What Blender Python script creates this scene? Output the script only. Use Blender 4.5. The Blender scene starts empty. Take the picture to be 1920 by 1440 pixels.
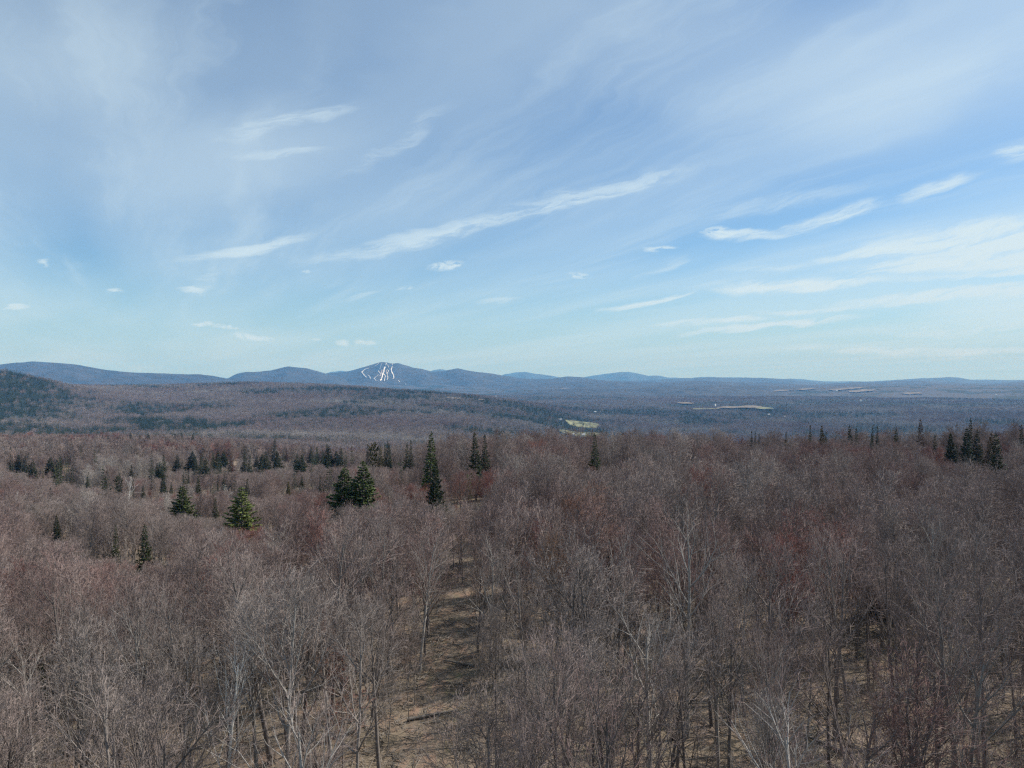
import bpy, math, random
import numpy as np
from mathutils import Vector

# ------------------------------------------------------------------ camera, sky, sun, exposure
S = bpy.context.scene
C = S.collection
F = 1331.0            # focal length in pixels of the 1920 wide photograph
EYE = 708.0           # picture row of eye level
CAM_H = 32.0
cd = bpy.data.cameras.new('camera')
cd.sensor_width = 36.0
cd.lens = F / 1920 * 36
cd.clip_start = 0.5
cd.clip_end = 120000
cam = bpy.data.objects.new('camera', cd)
C.objects.link(cam)
cam.location = (0, 0, CAM_H)
cam.rotation_euler = (math.radians(90) - math.atan((720 - EYE) / F), 0, 0)
S.camera = cam

SUN_AZ = math.radians(72)      # clockwise from +Y
SUN_EL = math.radians(47)
sl = bpy.data.lights.new('sun', 'SUN')
sl.energy = 5.0
sl.angle = math.radians(0.6)
sl.color = (1.0, 0.95, 0.88)
sun = bpy.data.objects.new('sun', sl)
C.objects.link(sun)
sd = Vector((math.sin(SUN_AZ) * math.cos(SUN_EL), math.cos(SUN_AZ) * math.cos(SUN_EL), math.sin(SUN_EL)))
sun.rotation_euler = sd.to_track_quat('Z', 'Y').to_euler()

S.view_settings.view_transform = 'Standard'
S.view_settings.look = 'None'
S.view_settings.exposure = 0.2
S.view_settings.gamma = 1.0
S.view_settings.use_curve_mapping = False
S.render.engine = 'CYCLES'
S.cycles.max_bounces = 4
S.cycles.diffuse_bounces = 2
S.cycles.glossy_bounces = 1
S.cycles.transmission_bounces = 1
S.cycles.volume_bounces = 0
S.cycles.transparent_max_bounces = 4
S.cycles.caustics_reflective = False
S.cycles.caustics_refractive = False
S.cycles.use_adaptive_sampling = False
S.cycles.adaptive_threshold = 0.015
S.cycles.use_denoising = False
S.cycles.denoiser = 'OPENIMAGEDENOISE'
S.cycles.denoising_input_passes = 'RGB_ALBEDO_NORMAL'
S.cycles.denoising_prefilter = 'ACCURATE'
S.cycles.filter_width = 1.3
S.cycles.sample_clamp_direct = 3.0
S.cycles.sample_clamp_indirect = 2.0

def link(nt, a, b):
    nt.links.new(a, b)

def px_az(x, y=None):
    return math.atan((x - 960) / F)

def build_world():
    w = bpy.data.worlds.new('World')
    S.world = w
    w.use_nodes = True
    nt = w.node_tree
    N = nt.nodes
    N.clear()
    out = N.new('ShaderNodeOutputWorld')
    bg = N.new('ShaderNodeBackground')
    bg.inputs['Strength'].default_value = 0.10
    link(nt, bg.outputs[0], out.inputs['Surface'])
    sky = N.new('ShaderNodeTexSky')
    sky.sky_type = 'NISHITA'
    sky.sun_disc = False
    sky.sun_elevation = SUN_EL
    sky.sun_rotation = SUN_AZ
    sky.altitude = 600
    sky.air_density = 1.0
    sky.dust_density = 0.5
    sky.ozone_density = 3.0

    def math_(op, a, b=None, c=None, clamp=False):
        n = N.new('ShaderNodeMath')
        n.operation = op
        n.use_clamp = clamp
        for i, v in enumerate((a, b, c)):
            if v is None:
                continue
            if isinstance(v, (int, float)):
                n.inputs[i].default_value = v
            else:
                link(nt, v, n.inputs[i])
        return n.outputs[0]

    def ramp(v, a, b, lo=0.0, hi=1.0):
        n = N.new('ShaderNodeMapRange')
        n.interpolation_type = 'SMOOTHSTEP'
        link(nt, v, n.inputs[0])
        for i, q in enumerate((a, b, lo, hi)):
            n.inputs[1 + i].default_value = q
        return n.outputs[0]

    tc = N.new('ShaderNodeTexCoord')
    sep = N.new('ShaderNodeSeparateXYZ')
    link(nt, tc.outputs['Generated'], sep.inputs[0])
    X, Y, Z = sep.outputs
    az = math_('ARCTAN2', X, Y)
    hyp = math_('SQRT', math_('ADD', math_('MULTIPLY', X, X), math_('MULTIPLY', Y, Y)))
    el = math_('ARCTAN2', Z, hyp)
    comb = N.new('ShaderNodeCombineXYZ')
    link(nt, az, comb.inputs[0])
    link(nt, el, comb.inputs[1])
    ae = comb.outputs[0]
    # cirrus deck seen as a plane
    zz = math_('ADD', math_('MAXIMUM', Z, 0.0), 0.045)
    pc = N.new('ShaderNodeCombineXYZ')
    link(nt, math_('DIVIDE', X, zz), pc.inputs[0])
    link(nt, math_('DIVIDE', Y, zz), pc.inputs[1])

    def noise(vec, scale, detail, rough=0.55, dist=0.0, rot=0.0, sc=(1, 1, 1), loc=(0, 0, 0), col=False):
        m = N.new('ShaderNodeMapping')
        m.inputs['Rotation'].default_value = (0, 0, rot)
        m2 = N.new('ShaderNodeMapping')
        m2.inputs['Scale'].default_value = sc
        m2.inputs['Location'].default_value = loc
        link(nt, vec, m.inputs[0])
        link(nt, m.outputs[0], m2.inputs[0])
        n = N.new('ShaderNodeTexNoise')
        n.inputs['Scale'].default_value = scale
        n.inputs['Detail'].default_value = detail
        n.inputs['Roughness'].default_value = rough
        n.inputs['Distortion'].default_value = dist
        link(nt, m2.outputs[0], n.inputs['Vector'])
        return n.outputs['Color'] if col else n.outputs['Fac']

    # slow warp of the (azimuth, elevation) plane so that no band has a ruled edge
    wv = noise(ae, 7.0, 3, 0.6, col=True, sc=(0.7, 1.6, 1))
    wv2 = noise(ae, 38.0, 4, 0.65, col=True, sc=(0.35, 1.5, 1), rot=-0.25)
    def wadd(base, colr, amt):
        s = N.new('ShaderNodeVectorMath'); s.operation = 'SUBTRACT'
        link(nt, colr, s.inputs[0]); s.inputs[1].default_value = (0.5, 0.5, 0.5)
        m = N.new('ShaderNodeVectorMath'); m.operation = 'MULTIPLY'
        link(nt, s.outputs[0], m.inputs[0]); m.inputs[1].default_value = amt
        a = N.new('ShaderNodeVectorMath'); a.operation = 'ADD'
        link(nt, base, a.inputs[0]); link(nt, m.outputs[0], a.inputs[1])
        return a.outputs[0]
    wae = wadd(wadd(ae, wv, (0.12, 0.035, 0)), wv2, (0.03, 0.016, 0))

    def streak(x0, y0, x1, y1, wpx, amp):
        def ang(x, y):
            u = (x - 960) / F
            a = math.atan(u)
            return a, math.atan((EYE - y) / F * math.cos(a))
        a0, e0 = ang(x0, y0)
        a1, e1 = ang(x1, y1)
        m = N.new('ShaderNodeMapping')
        m.vector_type = 'TEXTURE'
        m.inputs['Location'].default_value = ((a0 + a1) / 2, (e0 + e1) / 2, 0)
        m.inputs['Rotation'].default_value = (0, 0, math.atan2(e1 - e0, a1 - a0))
        m.inputs['Scale'].default_value = (math.hypot(a1 - a0, e1 - e0) * 0.64, 1.15 * wpx / F, 1)
        link(nt, wae, m.inputs[0])
        ln = N.new('ShaderNodeVectorMath')
        ln.operation = 'LENGTH'
        link(nt, m.outputs[0], ln.inputs[0])
        r = N.new('ShaderNodeMapRange')
        r.interpolation_type = 'SMOOTHERSTEP'
        link(nt, ln.outputs['Value'], r.inputs[0])
        r.inputs[1].default_value = 1.0
        r.inputs[2].default_value = 0.12
        r.inputs[3].default_value = 0.0
        r.inputs[4].default_value = amp
        return r.outputs[0]

    def total(lst):
        t = None
        for s in lst:
            v = streak(*s)
            t = v if t is None else math_('ADD', t, v)
        return t

    broad = total([(100, 330, 720, 250, 110, .30), (-100, 120, 420, 90, 110, .22), (1000, 60, 1900, 160, 140, .22), (1450, 260, 1900, 90, 90, .22), (1900, 470, 2500, 440, 90, 1.0), (1700, 585, 2300, 565, 30, .7)])
    wisps = total([
        (355, 500, 600, 432, 15, 1.0), (410, 262, 690, 190, 17, .55), (430, 287, 640, 278, 9, .45),
        (540, 500, 960, 405, 18, .75), (930, 400, 1330, 305, 20, .7), (680, 478, 1230, 335, 13, .55), (640, 330, 860, 195, 16, .28),
        (1320, 440, 1480, 436, 13, 1.3), (1440, 440, 1640, 380, 16, 1.3), (1650, 380, 1850, 325, 14, 1.2),
        (1850, 300, 1960, 262, 22, .95), (1125, 588, 1290, 552, 8, 2.0), (1290, 545, 1640, 522, 17, 1.5),
        (1240, 612, 1420, 598, 7, 1.9), (1270, 630, 1620, 590, 9, 2.2), (1640, 468, 2200, 425, 34, 3.6), (1540, 484, 1800, 462, 13, 1.8), (1600, 505, 2200, 470, 20, 3.4), (1350, 541, 1700, 524, 10, 3.2), (1690, 528, 2150, 500, 9, 1.8), (1900, 470, 2500, 440, 80, 1.2),
        (1350, 505, 1560, 490, 9, .45), (1550, 572, 2000, 548, 11, 1.9), (1620, 620, 2200, 600, 12, 1.1), (1680, 556, 2200, 530, 8, 1.6), (1400, 590, 1640, 575, 6, 1.2), (1440, 655, 2100, 648, 7, 1.1), (1180, 520, 1280, 480, 12, .45),
        (880, 575, 990, 560, 8, .5), (620, 570, 700, 553, 6, .45), (1480, 655, 2000, 650, 12, .45),
        (360, 570, 420, 500, 14, .3), (1280, 400, 1640, 350, 16, .3),
    ])
    puffs = total([
        (790, 500, 860, 494, 13, 1.6), (1325, 436, 1385, 432, 13, 1.5), (1208, 466, 1262, 464, 8, 1.5),
        (1055, 515, 1105, 513, 7, 1.3), (86, 497, 110, 496, 6, 1.0), (168, 548, 212, 551, 6, 1.1),
        (0, 572, 40, 573, 5, 1.1), (338, 552, 392, 553, 7, 1.1), (350, 604, 395, 606, 6, 1.2),
        (385, 610, 460, 614, 7, 1.2), (440, 629, 530, 633, 7, 1.4), (628, 640, 670, 640, 6, 1.3),
        (678, 639, 732, 641, 5, 1.1), (556, 515, 580, 515, 5, .9), (730, 545, 772, 543, 5, .9),
        (583, 636, 600, 635, 4, .9), (618, 653, 632, 653, 4, .8),
    ])
    fib = noise(wadd(pc.outputs[0], wv, (.35, .35, 0)), 1.0, 7, 0.62, 0.3, rot=math.radians(62), sc=(0.35, 2.6, 1), loc=(3.1, 1.7, 0))
    fib2 = noise(wae, 85.0, 7, 0.7, 0.3, rot=-0.20, sc=(0.13, 1.0, 1))
    veil_n = noise(wadd(pc.outputs[0], wv, (.4, .4, 0)), 0.50, 4, 0.45, 0.0, rot=math.radians(60), sc=(0.35, 1.5, 1), loc=(8.3, 0.4, 0))
    puff_n = noise(wae, 75.0, 4, 0.6, 0.1, sc=(0.8, 1.8, 1))

    fmod = math_('ADD', math_('MULTIPLY', ramp(fib2, 0.36, 0.62), 1.05), 0.12)
    wisp = math_('ADD', math_('MULTIPLY', wisps, fmod), broad)
    fine = math_('MULTIPLY', ramp(fib, 0.46, 0.78), 0.34)
    veil = math_('MULTIPLY', ramp(veil_n, 0.36, 0.66), 0.34)
    # the deck is thicker towards the sun on the right and in the upper left
    right = ramp(az, 0.15, 0.75, 0.0, 0.20)
    upper = ramp(el, 0.10, 0.42, 0.0, 0.22)
    deck = math_('MULTIPLY', math_('ADD', right, upper), ramp(veil_n, 0.25, 0.60, 0.45, 1.0))
    pf = math_('MULTIPLY', math_('MULTIPLY', puffs, 1.15), ramp(puff_n, 0.36, 0.60))
    m = math_('ADD', math_('ADD', wisp, math_('MULTIPLY', fine, ramp(el, 0.02, 0.14))), math_('ADD', veil, math_('ADD', deck, pf)))
    m = math_('MULTIPLY', m, ramp(el, -0.02, 0.03))
    # soft saturation of thin cloud
    m = math_('SUBTRACT', 1.0, math_('POWER', 2.718, math_('MULTIPLY', m, -1.05)))
    mix = N.new('ShaderNodeMix')
    mix.data_type = 'RGBA'
    link(nt, m, mix.inputs[0])
    grade = N.new('ShaderNodeMix')
    grade.data_type = 'RGBA'
    grade.blend_type = 'MULTIPLY'
    grade.inputs[0].default_value = 1.0
    link(nt, sky.outputs[0], grade.inputs[6])
    grade.inputs[7].default_value = SKY_GRADE
    hz = N.new('ShaderNodeMix')
    hz.data_type = 'RGBA'
    link(nt, ramp(el, 0.17, -0.01, 0.0, 0.9), hz.inputs[0])
    link(nt, grade.outputs[2], hz.inputs[6])
    hz.inputs[7].default_value = (4.0, 5.75, 6.75, 1)
    link(nt, hz.outputs[2], mix.inputs[6])
    mix.inputs[7].default_value = CLOUD_COL
    link(nt, mix.outputs[2], bg.inputs['Color'])

SKY_GRADE = (.79, 1.0, 1.09, 1)
CLOUD_COL = (6.0, 7.3, 8.0, 1)
HAZE_D = 4.7e-5
build_world()

# ------------------------------------------------------------------ helpers
rng = np.random.default_rng(7)

def tag(o, label=None, cat=None, group=None, kind=None):
    if label: o['label'] = label
    if cat: o['category'] = cat
    if group: o['group'] = group
    if kind: o['kind'] = kind
    return o

def mesh_from(name, V, faces, mats, midx=None, smooth=False):
    """faces: (n,k) integer array, all of one size"""
    me = bpy.data.meshes.new(name)
    V = np.asarray(V, dtype=np.float32)
    faces = np.asarray(faces, dtype=np.int32)
    n, k = faces.shape
    me.vertices.add(len(V)); me.vertices.foreach_set('co', V.ravel())
    me.loops.add(n * k); me.loops.foreach_set('vertex_index', faces.ravel())
    me.polygons.add(n)
    me.polygons.foreach_set('loop_start', np.arange(0, n * k, k, dtype=np.int32))
    me.polygons.foreach_set('loop_total', np.full(n, k, dtype=np.int32))
    for m in mats: me.materials.append(m)
    if midx is not None: me.polygons.foreach_set('material_index', np.asarray(midx, dtype=np.int32))
    me.polygons.foreach_set('use_smooth', np.full(n, smooth))
    me.update(calc_edges=True)
    return me

def obj(name, me, parent=None):
    o = bpy.data.objects.new(name, me)
    C.objects.link(o)
    if parent: o.parent = parent
    return o

def hash2(ix, iy, seed):
    h = (ix.astype(np.int64) * 374761393 + iy.astype(np.int64) * 668265263 + seed * 974634777) & 0xFFFFFFFF
    h = ((h ^ (h >> 13)) * 1274126177) & 0xFFFFFFFF
    h = (h ^ (h >> 16)) & 0xFFFFFFFF
    return h / 4294967295.0

def vnoise(x, y, seed):
    ix, iy = np.floor(x), np.floor(y)
    fx, fy = x - ix, y - iy
    fx = fx * fx * (3 - 2 * fx); fy = fy * fy * (3 - 2 * fy)
    a = hash2(ix, iy, seed); b = hash2(ix + 1, iy, seed)
    c = hash2(ix, iy + 1, seed); d = hash2(ix + 1, iy + 1, seed)
    return (a * (1 - fx) + b * fx) * (1 - fy) + (c * (1 - fx) + d * fx) * fy

def fbm(x, y, scale, seed, octs=4, gain=0.5):
    x = np.asarray(x, float) / scale; y = np.asarray(y, float) / scale
    t = 0.0; a = 1.0; n = 0.0
    for i in range(octs):
        t = t + a * vnoise(x * 2 ** i + 17.3 * i, y * 2 ** i - 9.1 * i, seed + i)
        n += a; a *= gain
    return t / n - 0.5

def sstep(a, b, x):
    t = np.clip((x - a) / (b - a), 0, 1)
    return t * t * (3 - 2 * t)

# ------------------------------------------------------------------ materials
def new_mat(name):
    m = bpy.data.materials.new(name)
    m.use_nodes = True
    nt = m.node_tree
    bs = nt.nodes['Principled BSDF']
    bs.inputs['Roughness'].default_value = 0.85
    bs.inputs['Specular IOR Level'].default_value = 0.25
    return m, nt, bs

def n_noise(nt, scale, detail=4, rough=0.6, vec=None, sc=None):
    n = nt.nodes.new('ShaderNodeTexNoise')
    n.inputs['Scale'].default_value = scale
    n.inputs['Detail'].default_value = detail
    n.inputs['Roughness'].default_value = rough
    if vec is not None:
        if sc:
            mp = nt.nodes.new('ShaderNodeMapping')
            mp.inputs['Scale'].default_value = sc
            link(nt, vec, mp.inputs[0]); vec = mp.outputs[0]
        link(nt, vec, n.inputs['Vector'])
    return n.outputs['Fac']

def n_ramp(nt, fac, stops):
    r = nt.nodes.new('ShaderNodeValToRGB')
    e = r.color_ramp.elements
    while len(e) > 1: e.remove(e[-1])
    e[0].position = stops[0][0]; e[0].color = (*stops[0][1], 1)
    for p, c in stops[1:]:
        q = e.new(p); q.color = (*c, 1)
    link(nt, fac, r.inputs[0])
    return r.outputs[0]

def n_mix(nt, f, a, b, mode='MIX'):
    m = nt.nodes.new('ShaderNodeMix')
    m.data_type = 'RGBA'; m.blend_type = mode
    for i, v in ((0, f), (6, a), (7, b)):
        if hasattr(v, 'is_output'): link(nt, v, m.inputs[i])
        elif isinstance(v, (int, float)): m.inputs[i].default_value = v
        else: m.inputs[i].default_value = (*v, 1)
    return m.outputs[2]

def n_attr(nt, name, typ='GEOMETRY'):
    a = nt.nodes.new('ShaderNodeAttribute')
    a.attribute_name = name; a.attribute_type = typ
    return a.outputs['Fac']

def tree_mat(name, stops, vary=0.35, noise_scale=0.9, rough=0.85):
    """colour of the wood follows each tree's own 'tint' (0..1)"""
    m, nt, bs = new_mat(name)
    tint = n_attr(nt, 'tint', 'INSTANCER')
    col = n_ramp(nt, tint, stops)
    oi = nt.nodes.new('ShaderNodeObjectInfo')
    tc = nt.nodes.new('ShaderNodeTexCoord')
    nz = n_noise(nt, noise_scale, 3, 0.6, tc.outputs['Object'])
    hsv = nt.nodes.new('ShaderNodeHueSaturation')
    link(nt, col, hsv.inputs['Color'])
    mr = nt.nodes.new('ShaderNodeMapRange')
    link(nt, oi.outputs['Random'], mr.inputs[0])
    mr.inputs[3].default_value = 1 - vary; mr.inputs[4].default_value = 1 + vary
    mr2 = nt.nodes.new('ShaderNodeMapRange')
    link(nt, nz, mr2.inputs[0])
    mr2.inputs[1].default_value = 0.3; mr2.inputs[2].default_value = 0.7
    mr2.inputs[3].default_value = 0.7; mr2.inputs[4].default_value = 1.3
    mu = nt.nodes.new('ShaderNodeMath'); mu.operation = 'MULTIPLY'
    link(nt, mr.outputs[0], mu.inputs[0]); link(nt, mr2.outputs[0], mu.inputs[1])
    link(nt, mu.outputs[0], hsv.inputs['Value'])
    link(nt, hsv.outputs[0], bs.inputs['Base Color'])
    bs.inputs['Roughness'].default_value = rough
    return m

# tint: 0 pale grey, .3 grey brown, .6 mauve brown, .85 red buds, 1 orange buds
TWIG = [(0.0, (.36, .33, .295)), (.25, (.265, .215, .192)), (.5, (.25, .190, .170)), (.7, (.22, .150, .135)), (.88, (.225, .092, .076)), (1.0, (.25, .15, .085))]
M_twig = tree_mat('twigs', TWIG, 0.25)
M_bark = tree_mat('bark', [(0, (.36, .34, .31)), (.35, (.22, .195, .175)), (1, (.15, .125, .112))], 0.35, 3.0)
M_birch = tree_mat('birch_bark', [(0, (.62, .60, .55)), (1, (.55, .52, .46))], 0.1, 2.5, 0.6)
M_birch_twig = tree_mat('birch_twigs', [(0, (.38, .34, .31)), (1, (.3, .26, .23))], 0.1)
M_needle = tree_mat('needles', [(0, (.024, .033, .014)), (.3, (.034, .047, .017)), (.6, (.060, .085, .022)), (.8, (.13, .145, .034)), (1.0, (.085, .035, .025))], 0.25, 0.8, 0.7)
M_cbark = tree_mat('conifer_bark', [(0, (.10, .08, .065)), (1, (.16, .14, .12))], 0.2, 3.0)

def ground_mat():
    m, nt, bs = new_mat('woodland_floor')
    tc = nt.nodes.new('ShaderNodeTexCoord').outputs['Object']
    leaf = n_ramp(nt, n_noise(nt, 7.0, 6, 0.75, tc), [(.25, (.09, .065, .045)), (.45, (.19, .145, .105)), (.6, (.28, .22, .165)), (.78, (.40, .33, .26))])
    patch = n_noise(nt, 0.09, 5, 0.65, tc)
    leaf = n_mix(nt, n_ramp(nt, patch, [(.42, (0, 0, 0)), (.62, (.75, .75, .75))]), leaf, (.16, .13, .085))
    red = n_noise(nt, 0.25, 4, 0.6, tc)
    leaf = n_mix(nt, n_ramp(nt, red, [(.5, (0, 0, 0)), (.68, (.4, .4, .4))]), leaf, (.30, .17, .12))
    # far canopy: bare hardwood with conifer patches
    can = n_attr(nt, 'canopy')
    con = n_attr(nt, 'conifer')
    ct = n_noise(nt, 0.035, 6, 0.7, tc)
    hard = n_ramp(nt, ct, [(.3, (.038, .033, .031)), (.5, (.062, .054, .051)), (.7, (.095, .083, .078))])  # tones darkened to hold the self-shade of bare crowns, which the sheet lacks
    cn = n_noise(nt, 0.012, 6, 0.75, tc)
    ad = nt.nodes.new('ShaderNodeMath'); ad.operation = 'ADD'
    link(nt, cn, ad.inputs[0]); link(nt, con, ad.inputs[1])
    hard = n_mix(nt, n_ramp(nt, ad.outputs[0], [(.52, (0, 0, 0)), (.62, (1, 1, 1))]), hard, (.016, .024, .018))
    col = n_mix(nt, can, leaf, hard)
    link(nt, col, bs.inputs['Base Color'])
    b = nt.nodes.new('ShaderNodeBump')
    b.inputs['Strength'].default_value = 0.6; b.inputs['Distance'].default_value = 0.12
    link(nt, n_noise(nt, 9.0, 4, 0.7, tc), b.inputs['Height'])
    link(nt, b.outputs[0], bs.inputs['Normal'])
    return m

def trail_mat():
    m, nt, bs = new_mat('leafy_trail')
    tc = nt.nodes.new('ShaderNodeTexCoord').outputs['Object']
    a = n_ramp(nt, n_noise(nt, 9.0, 6, 0.78, tc), [(.25, (.07, .053, .040)), (.45, (.17, .130, .095)), (.6, (.27, .215, .16)), (.78, (.44, .37, .29))])
    r = n_noise(nt, 0.55, 5, 0.65, tc, (1, .6, 1))
    a = n_mix(nt, n_ramp(nt, r, [(.45, (0, 0, 0)), (.62, (.45, .45, .45))]), a, (.29, .165, .115))
    g = n_noise(nt, 0.4, 5, 0.7, tc)
    a = n_mix(nt, n_ramp(nt, g, [(.55, (0, 0, 0)), (.68, (.5, .5, .5))]), a, (.15, .15, .06))
    link(nt, a, bs.inputs['Base Color'])
    b = nt.nodes.new('ShaderNodeBump')
    b.inputs['Strength'].default_value = 0.7; b.inputs['Distance'].default_value = 0.12
    link(nt, n_noise(nt, 8.0, 5, 0.7, tc), b.inputs['Height'])
    link(nt, b.outputs[0], bs.inputs['Normal'])
    return m

def simple_mat(name, c0, c1, scale, detail=5, rough=0.85):
    m, nt, bs = new_mat(name)
    tc = nt.nodes.new('ShaderNodeTexCoord').outputs['Object']
    link(nt, n_ramp(nt, n_noise(nt, scale, detail, 0.7, tc), [(.34, c0), (.66, c1)]), bs.inputs['Base Color'])
    bs.inputs['Roughness'].default_value = rough
    return m

M_ground = ground_mat()
M_trail = trail_mat()
M_mount = simple_mat('wooded_mountain', (.014, .017, .017), (.062, .055, .050), 0.004, 8)
M_snow = simple_mat('groomed_snow', (.34, .31, .29), (.85, .85, .86), 0.006, 5, 0.6)
M_lift = simple_mat('thawed_slope', (.20, .16, .13), (.34, .29, .25), 0.01, 5)
M_grass = simple_mat('pasture', (.12, .13, .065), (.25, .245, .13), 0.012, 7)
M_stubble = simple_mat('dry_field', (.12, .10, .08), (.23, .19, .145), 0.015, 6)
M_wall = simple_mat('white_clapboard', (.70, .70, .68), (.82, .82, .80), 0.5)
M_roof = simple_mat('sheet_roof', (.35, .36, .38), (.48, .49, .50), 0.3)
M_roof2 = simple_mat('dark_shingle_roof', (.10, .09, .085), (.16, .14, .13), 0.3)
M_log = simple_mat('weathered_log', (.10, .085, .07), (.26, .23, .20), 2.0)

# ------------------------------------------------------------------ the lie of the land
# profiles: picture column of the bearing -> (depth, ground height)
COLS = {
 -300: [(0, 0), (60, -4), (150, -14), (200, -20), (300, -27), (470, -33), (700, -42), (1050, -66), (1350, -100), (1700, -112), (2300, -60), (2800, 80), (3400, 70), (4500, -30), (7000, -180), (14000, -200), (36000, -150)],
 0:    [(0, 0), (60, -3.5), (150, -13), (200, -19), (300, -26), (470, -32), (700, -42), (1050, -68), (1350, -104), (1700, -116), (2200, -92), (2600, -10), (3000, 74), (3500, 20), (4500, -28), (7000, -180), (14000, -200), (36000, -150)],
 70:   [(0, 0), (60, -3.5), (150, -13), (200, -19), (300, -26), (470, -32), (700, -42), (1050, -68), (1350, -104), (1700, -116), (2200, -100), (2700, -30), (3100, 44), (3600, -10), (4500, -26), (7000, -180), (14000, -200), (36000, -150)],
 150:  [(0, 0), (60, -3), (150, -11), (200, -17), (300, -25), (470, -32), (700, -42), (1050, -68), (1350, -106), (1800, -120), (2400, -108), (3200, -20), (3700, -28), (4400, -20), (7000, -180), (14000, -200), (36000, -150)],
 330:  [(0, 0), (60, -2), (150, -8), (200, -14), (300, -24), (470, -32), (700, -44), (1050, -72), (1400, -110), (1800, -124), (2600, -108), (3500, -62), (4400, -18), (5000, -40), (7000, -180), (14000, -200), (36000, -150)],
 460:  [(0, 0), (60, -1), (150, -6), (200, -12), (300, -23), (470, -32), (700, -48), (1050, -80), (1400, -114), (1800, -126), (2600, -108), (3500, -56), (4400, 2), (5000, -40), (7000, -180), (14000, -200), (36000, -150)],
 600:  [(0, 0), (60, 0), (150, -3.5), (200, -8), (300, -19), (470, -33), (700, -54), (1050, -90), (1500, -122), (1900, -130), (2700, -108), (3500, -66), (4300, -15), (5000, -50), (7000, -190), (14000, -200), (36000, -150)],
 700:  [(0, 0), (60, 0), (150, -2.5), (200, -5), (300, -13), (400, -26), (600, -54), (1000, -100), (1500, -132), (1900, -136), (2700, -112), (3500, -70), (4200, -28), (5000, -70), (7000, -190), (14000, -200), (36000, -150)],
 800:  [(0, 0), (60, 0), (150, -1), (250, -6), (320, -14), (450, -36), (700, -75), (1100, -120), (1500, -142), (2000, -142), (2700, -122), (3400, -80), (4000, -48), (5000, -110), (7000, -190), (14000, -200), (36000, -150)],
 900:  [(0, 0), (60, 0), (150, 0), (250, -4.5), (320, -12), (450, -36), (700, -80), (1100, -130), (1600, -158), (2100, -154), (2800, -128), (3400, -96), (3900, -72), (5000, -150), (7000, -190), (14000, -200), (36000, -150)],
 1000: [(0, 0), (60, 0), (150, 0), (250, -2.5), (320, -11), (450, -38), (700, -85), (1100, -140), (1600, -176), (2200, -184), (2900, -158), (3500, -124), (4000, -118), (5000, -165), (7000, -195), (14000, -200), (36000, -150)],
 1080: [(0, 0), (60, 0), (150, 0), (250, -3), (320, -12), (450, -40), (700, -90), (1100, -150), (1700, -190), (2400, -206), (3200, -202), (4200, -182), (5500, -186), (7500, -196), (14000, -200), (36000, -150)],
 1250: [(0, 0), (60, 0), (150, 0), (250, -3), (320, -12), (450, -40), (700, -90), (1100, -150), (1700, -195), (2400, -210), (3500, -206), (4600, -196), (6000, -180), (7500, -156), (8500, -190), (14000, -200), (36000, -150)],
 1450: [(0, 0), (60, 0), (150, 0), (250, -3.5), (320, -12), (450, -40), (700, -90), (1100, -150), (1700, -195), (2400, -210), (3500, -200), (4600, -178), (5500, -172), (6800, -140), (8500, -190), (14000, -190), (36000, -150)],
 1700: [(0, 0), (60, 0), (150, 1), (250, -3), (320, -12), (450, -40), (700, -90), (1100, -150), (1700, -195), (2400, -200), (3500, -186), (4600, -150), (5300, -164), (6800, -170), (9000, -150), (14000, -190), (36000, -150)],
 1920: [(0, 0), (60, 0), (150, 1), (250, -2.5), (320, -12), (450, -40), (700, -90), (1100, -150), (1700, -195), (2400, -195), (3500, -176), (4600, -168), (6000, -160), (7500, -130), (9000, -150), (14000, -185), (36000, -150)],
 2300: [(0, 0), (60, 0), (150, 1), (250, -2), (320, -12), (450, -40), (700, -90), (1100, -150), (1700, -195), (2400, -195), (3500, -176), (4600, -168), (6000, -160), (7500, -130), (9000, -150), (14000, -185), (36000, -150)],
}
_ax = sorted(COLS)
_AZ = np.array([math.atan((x - 960) / F) for x in _ax])
_LG = np.linspace(math.log(10), math.log(40000), 360)
_rows = []
for x in _ax:
    p = np.array(COLS[x], float)
    ly = np.log(np.maximum(p[:, 0], 10.0))
    # cosine-free cubic: linear interpolation then smoothing
    z = np.interp(_LG, ly, p[:, 1])
    _rows.append(z)
_T = np.array(_rows)
# resample on a regular bearing grid, close the circle behind the camera
_AG = np.linspace(-math.pi, math.pi, 1441)
_cyc_az = np.concatenate([[-math.pi], _AZ, [math.pi]])
_back = (_T[0] + _T[-1]) / 2
_cyc = np.vstack([_back[None], _T, _back[None]])
_G = np.empty((len(_AG), len(_LG)))
for j in range(len(_LG)):
    _G[:, j] = np.interp(_AG, _cyc_az, _cyc[:, j])
def _smooth(A, n, axis):
    k = np.hanning(n + 2)[1:-1]; k /= k.sum()
    pad = [(0, 0), (0, 0)]; pad[axis] = (n // 2, n // 2)
    B = np.pad(A, pad, mode='edge')
    return np.apply_along_axis(lambda v: np.convolve(v, k, 'valid'), axis, B)
_G = _smooth(_G, 9, 1)
_G = _smooth(_G, 13, 0)

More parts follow.
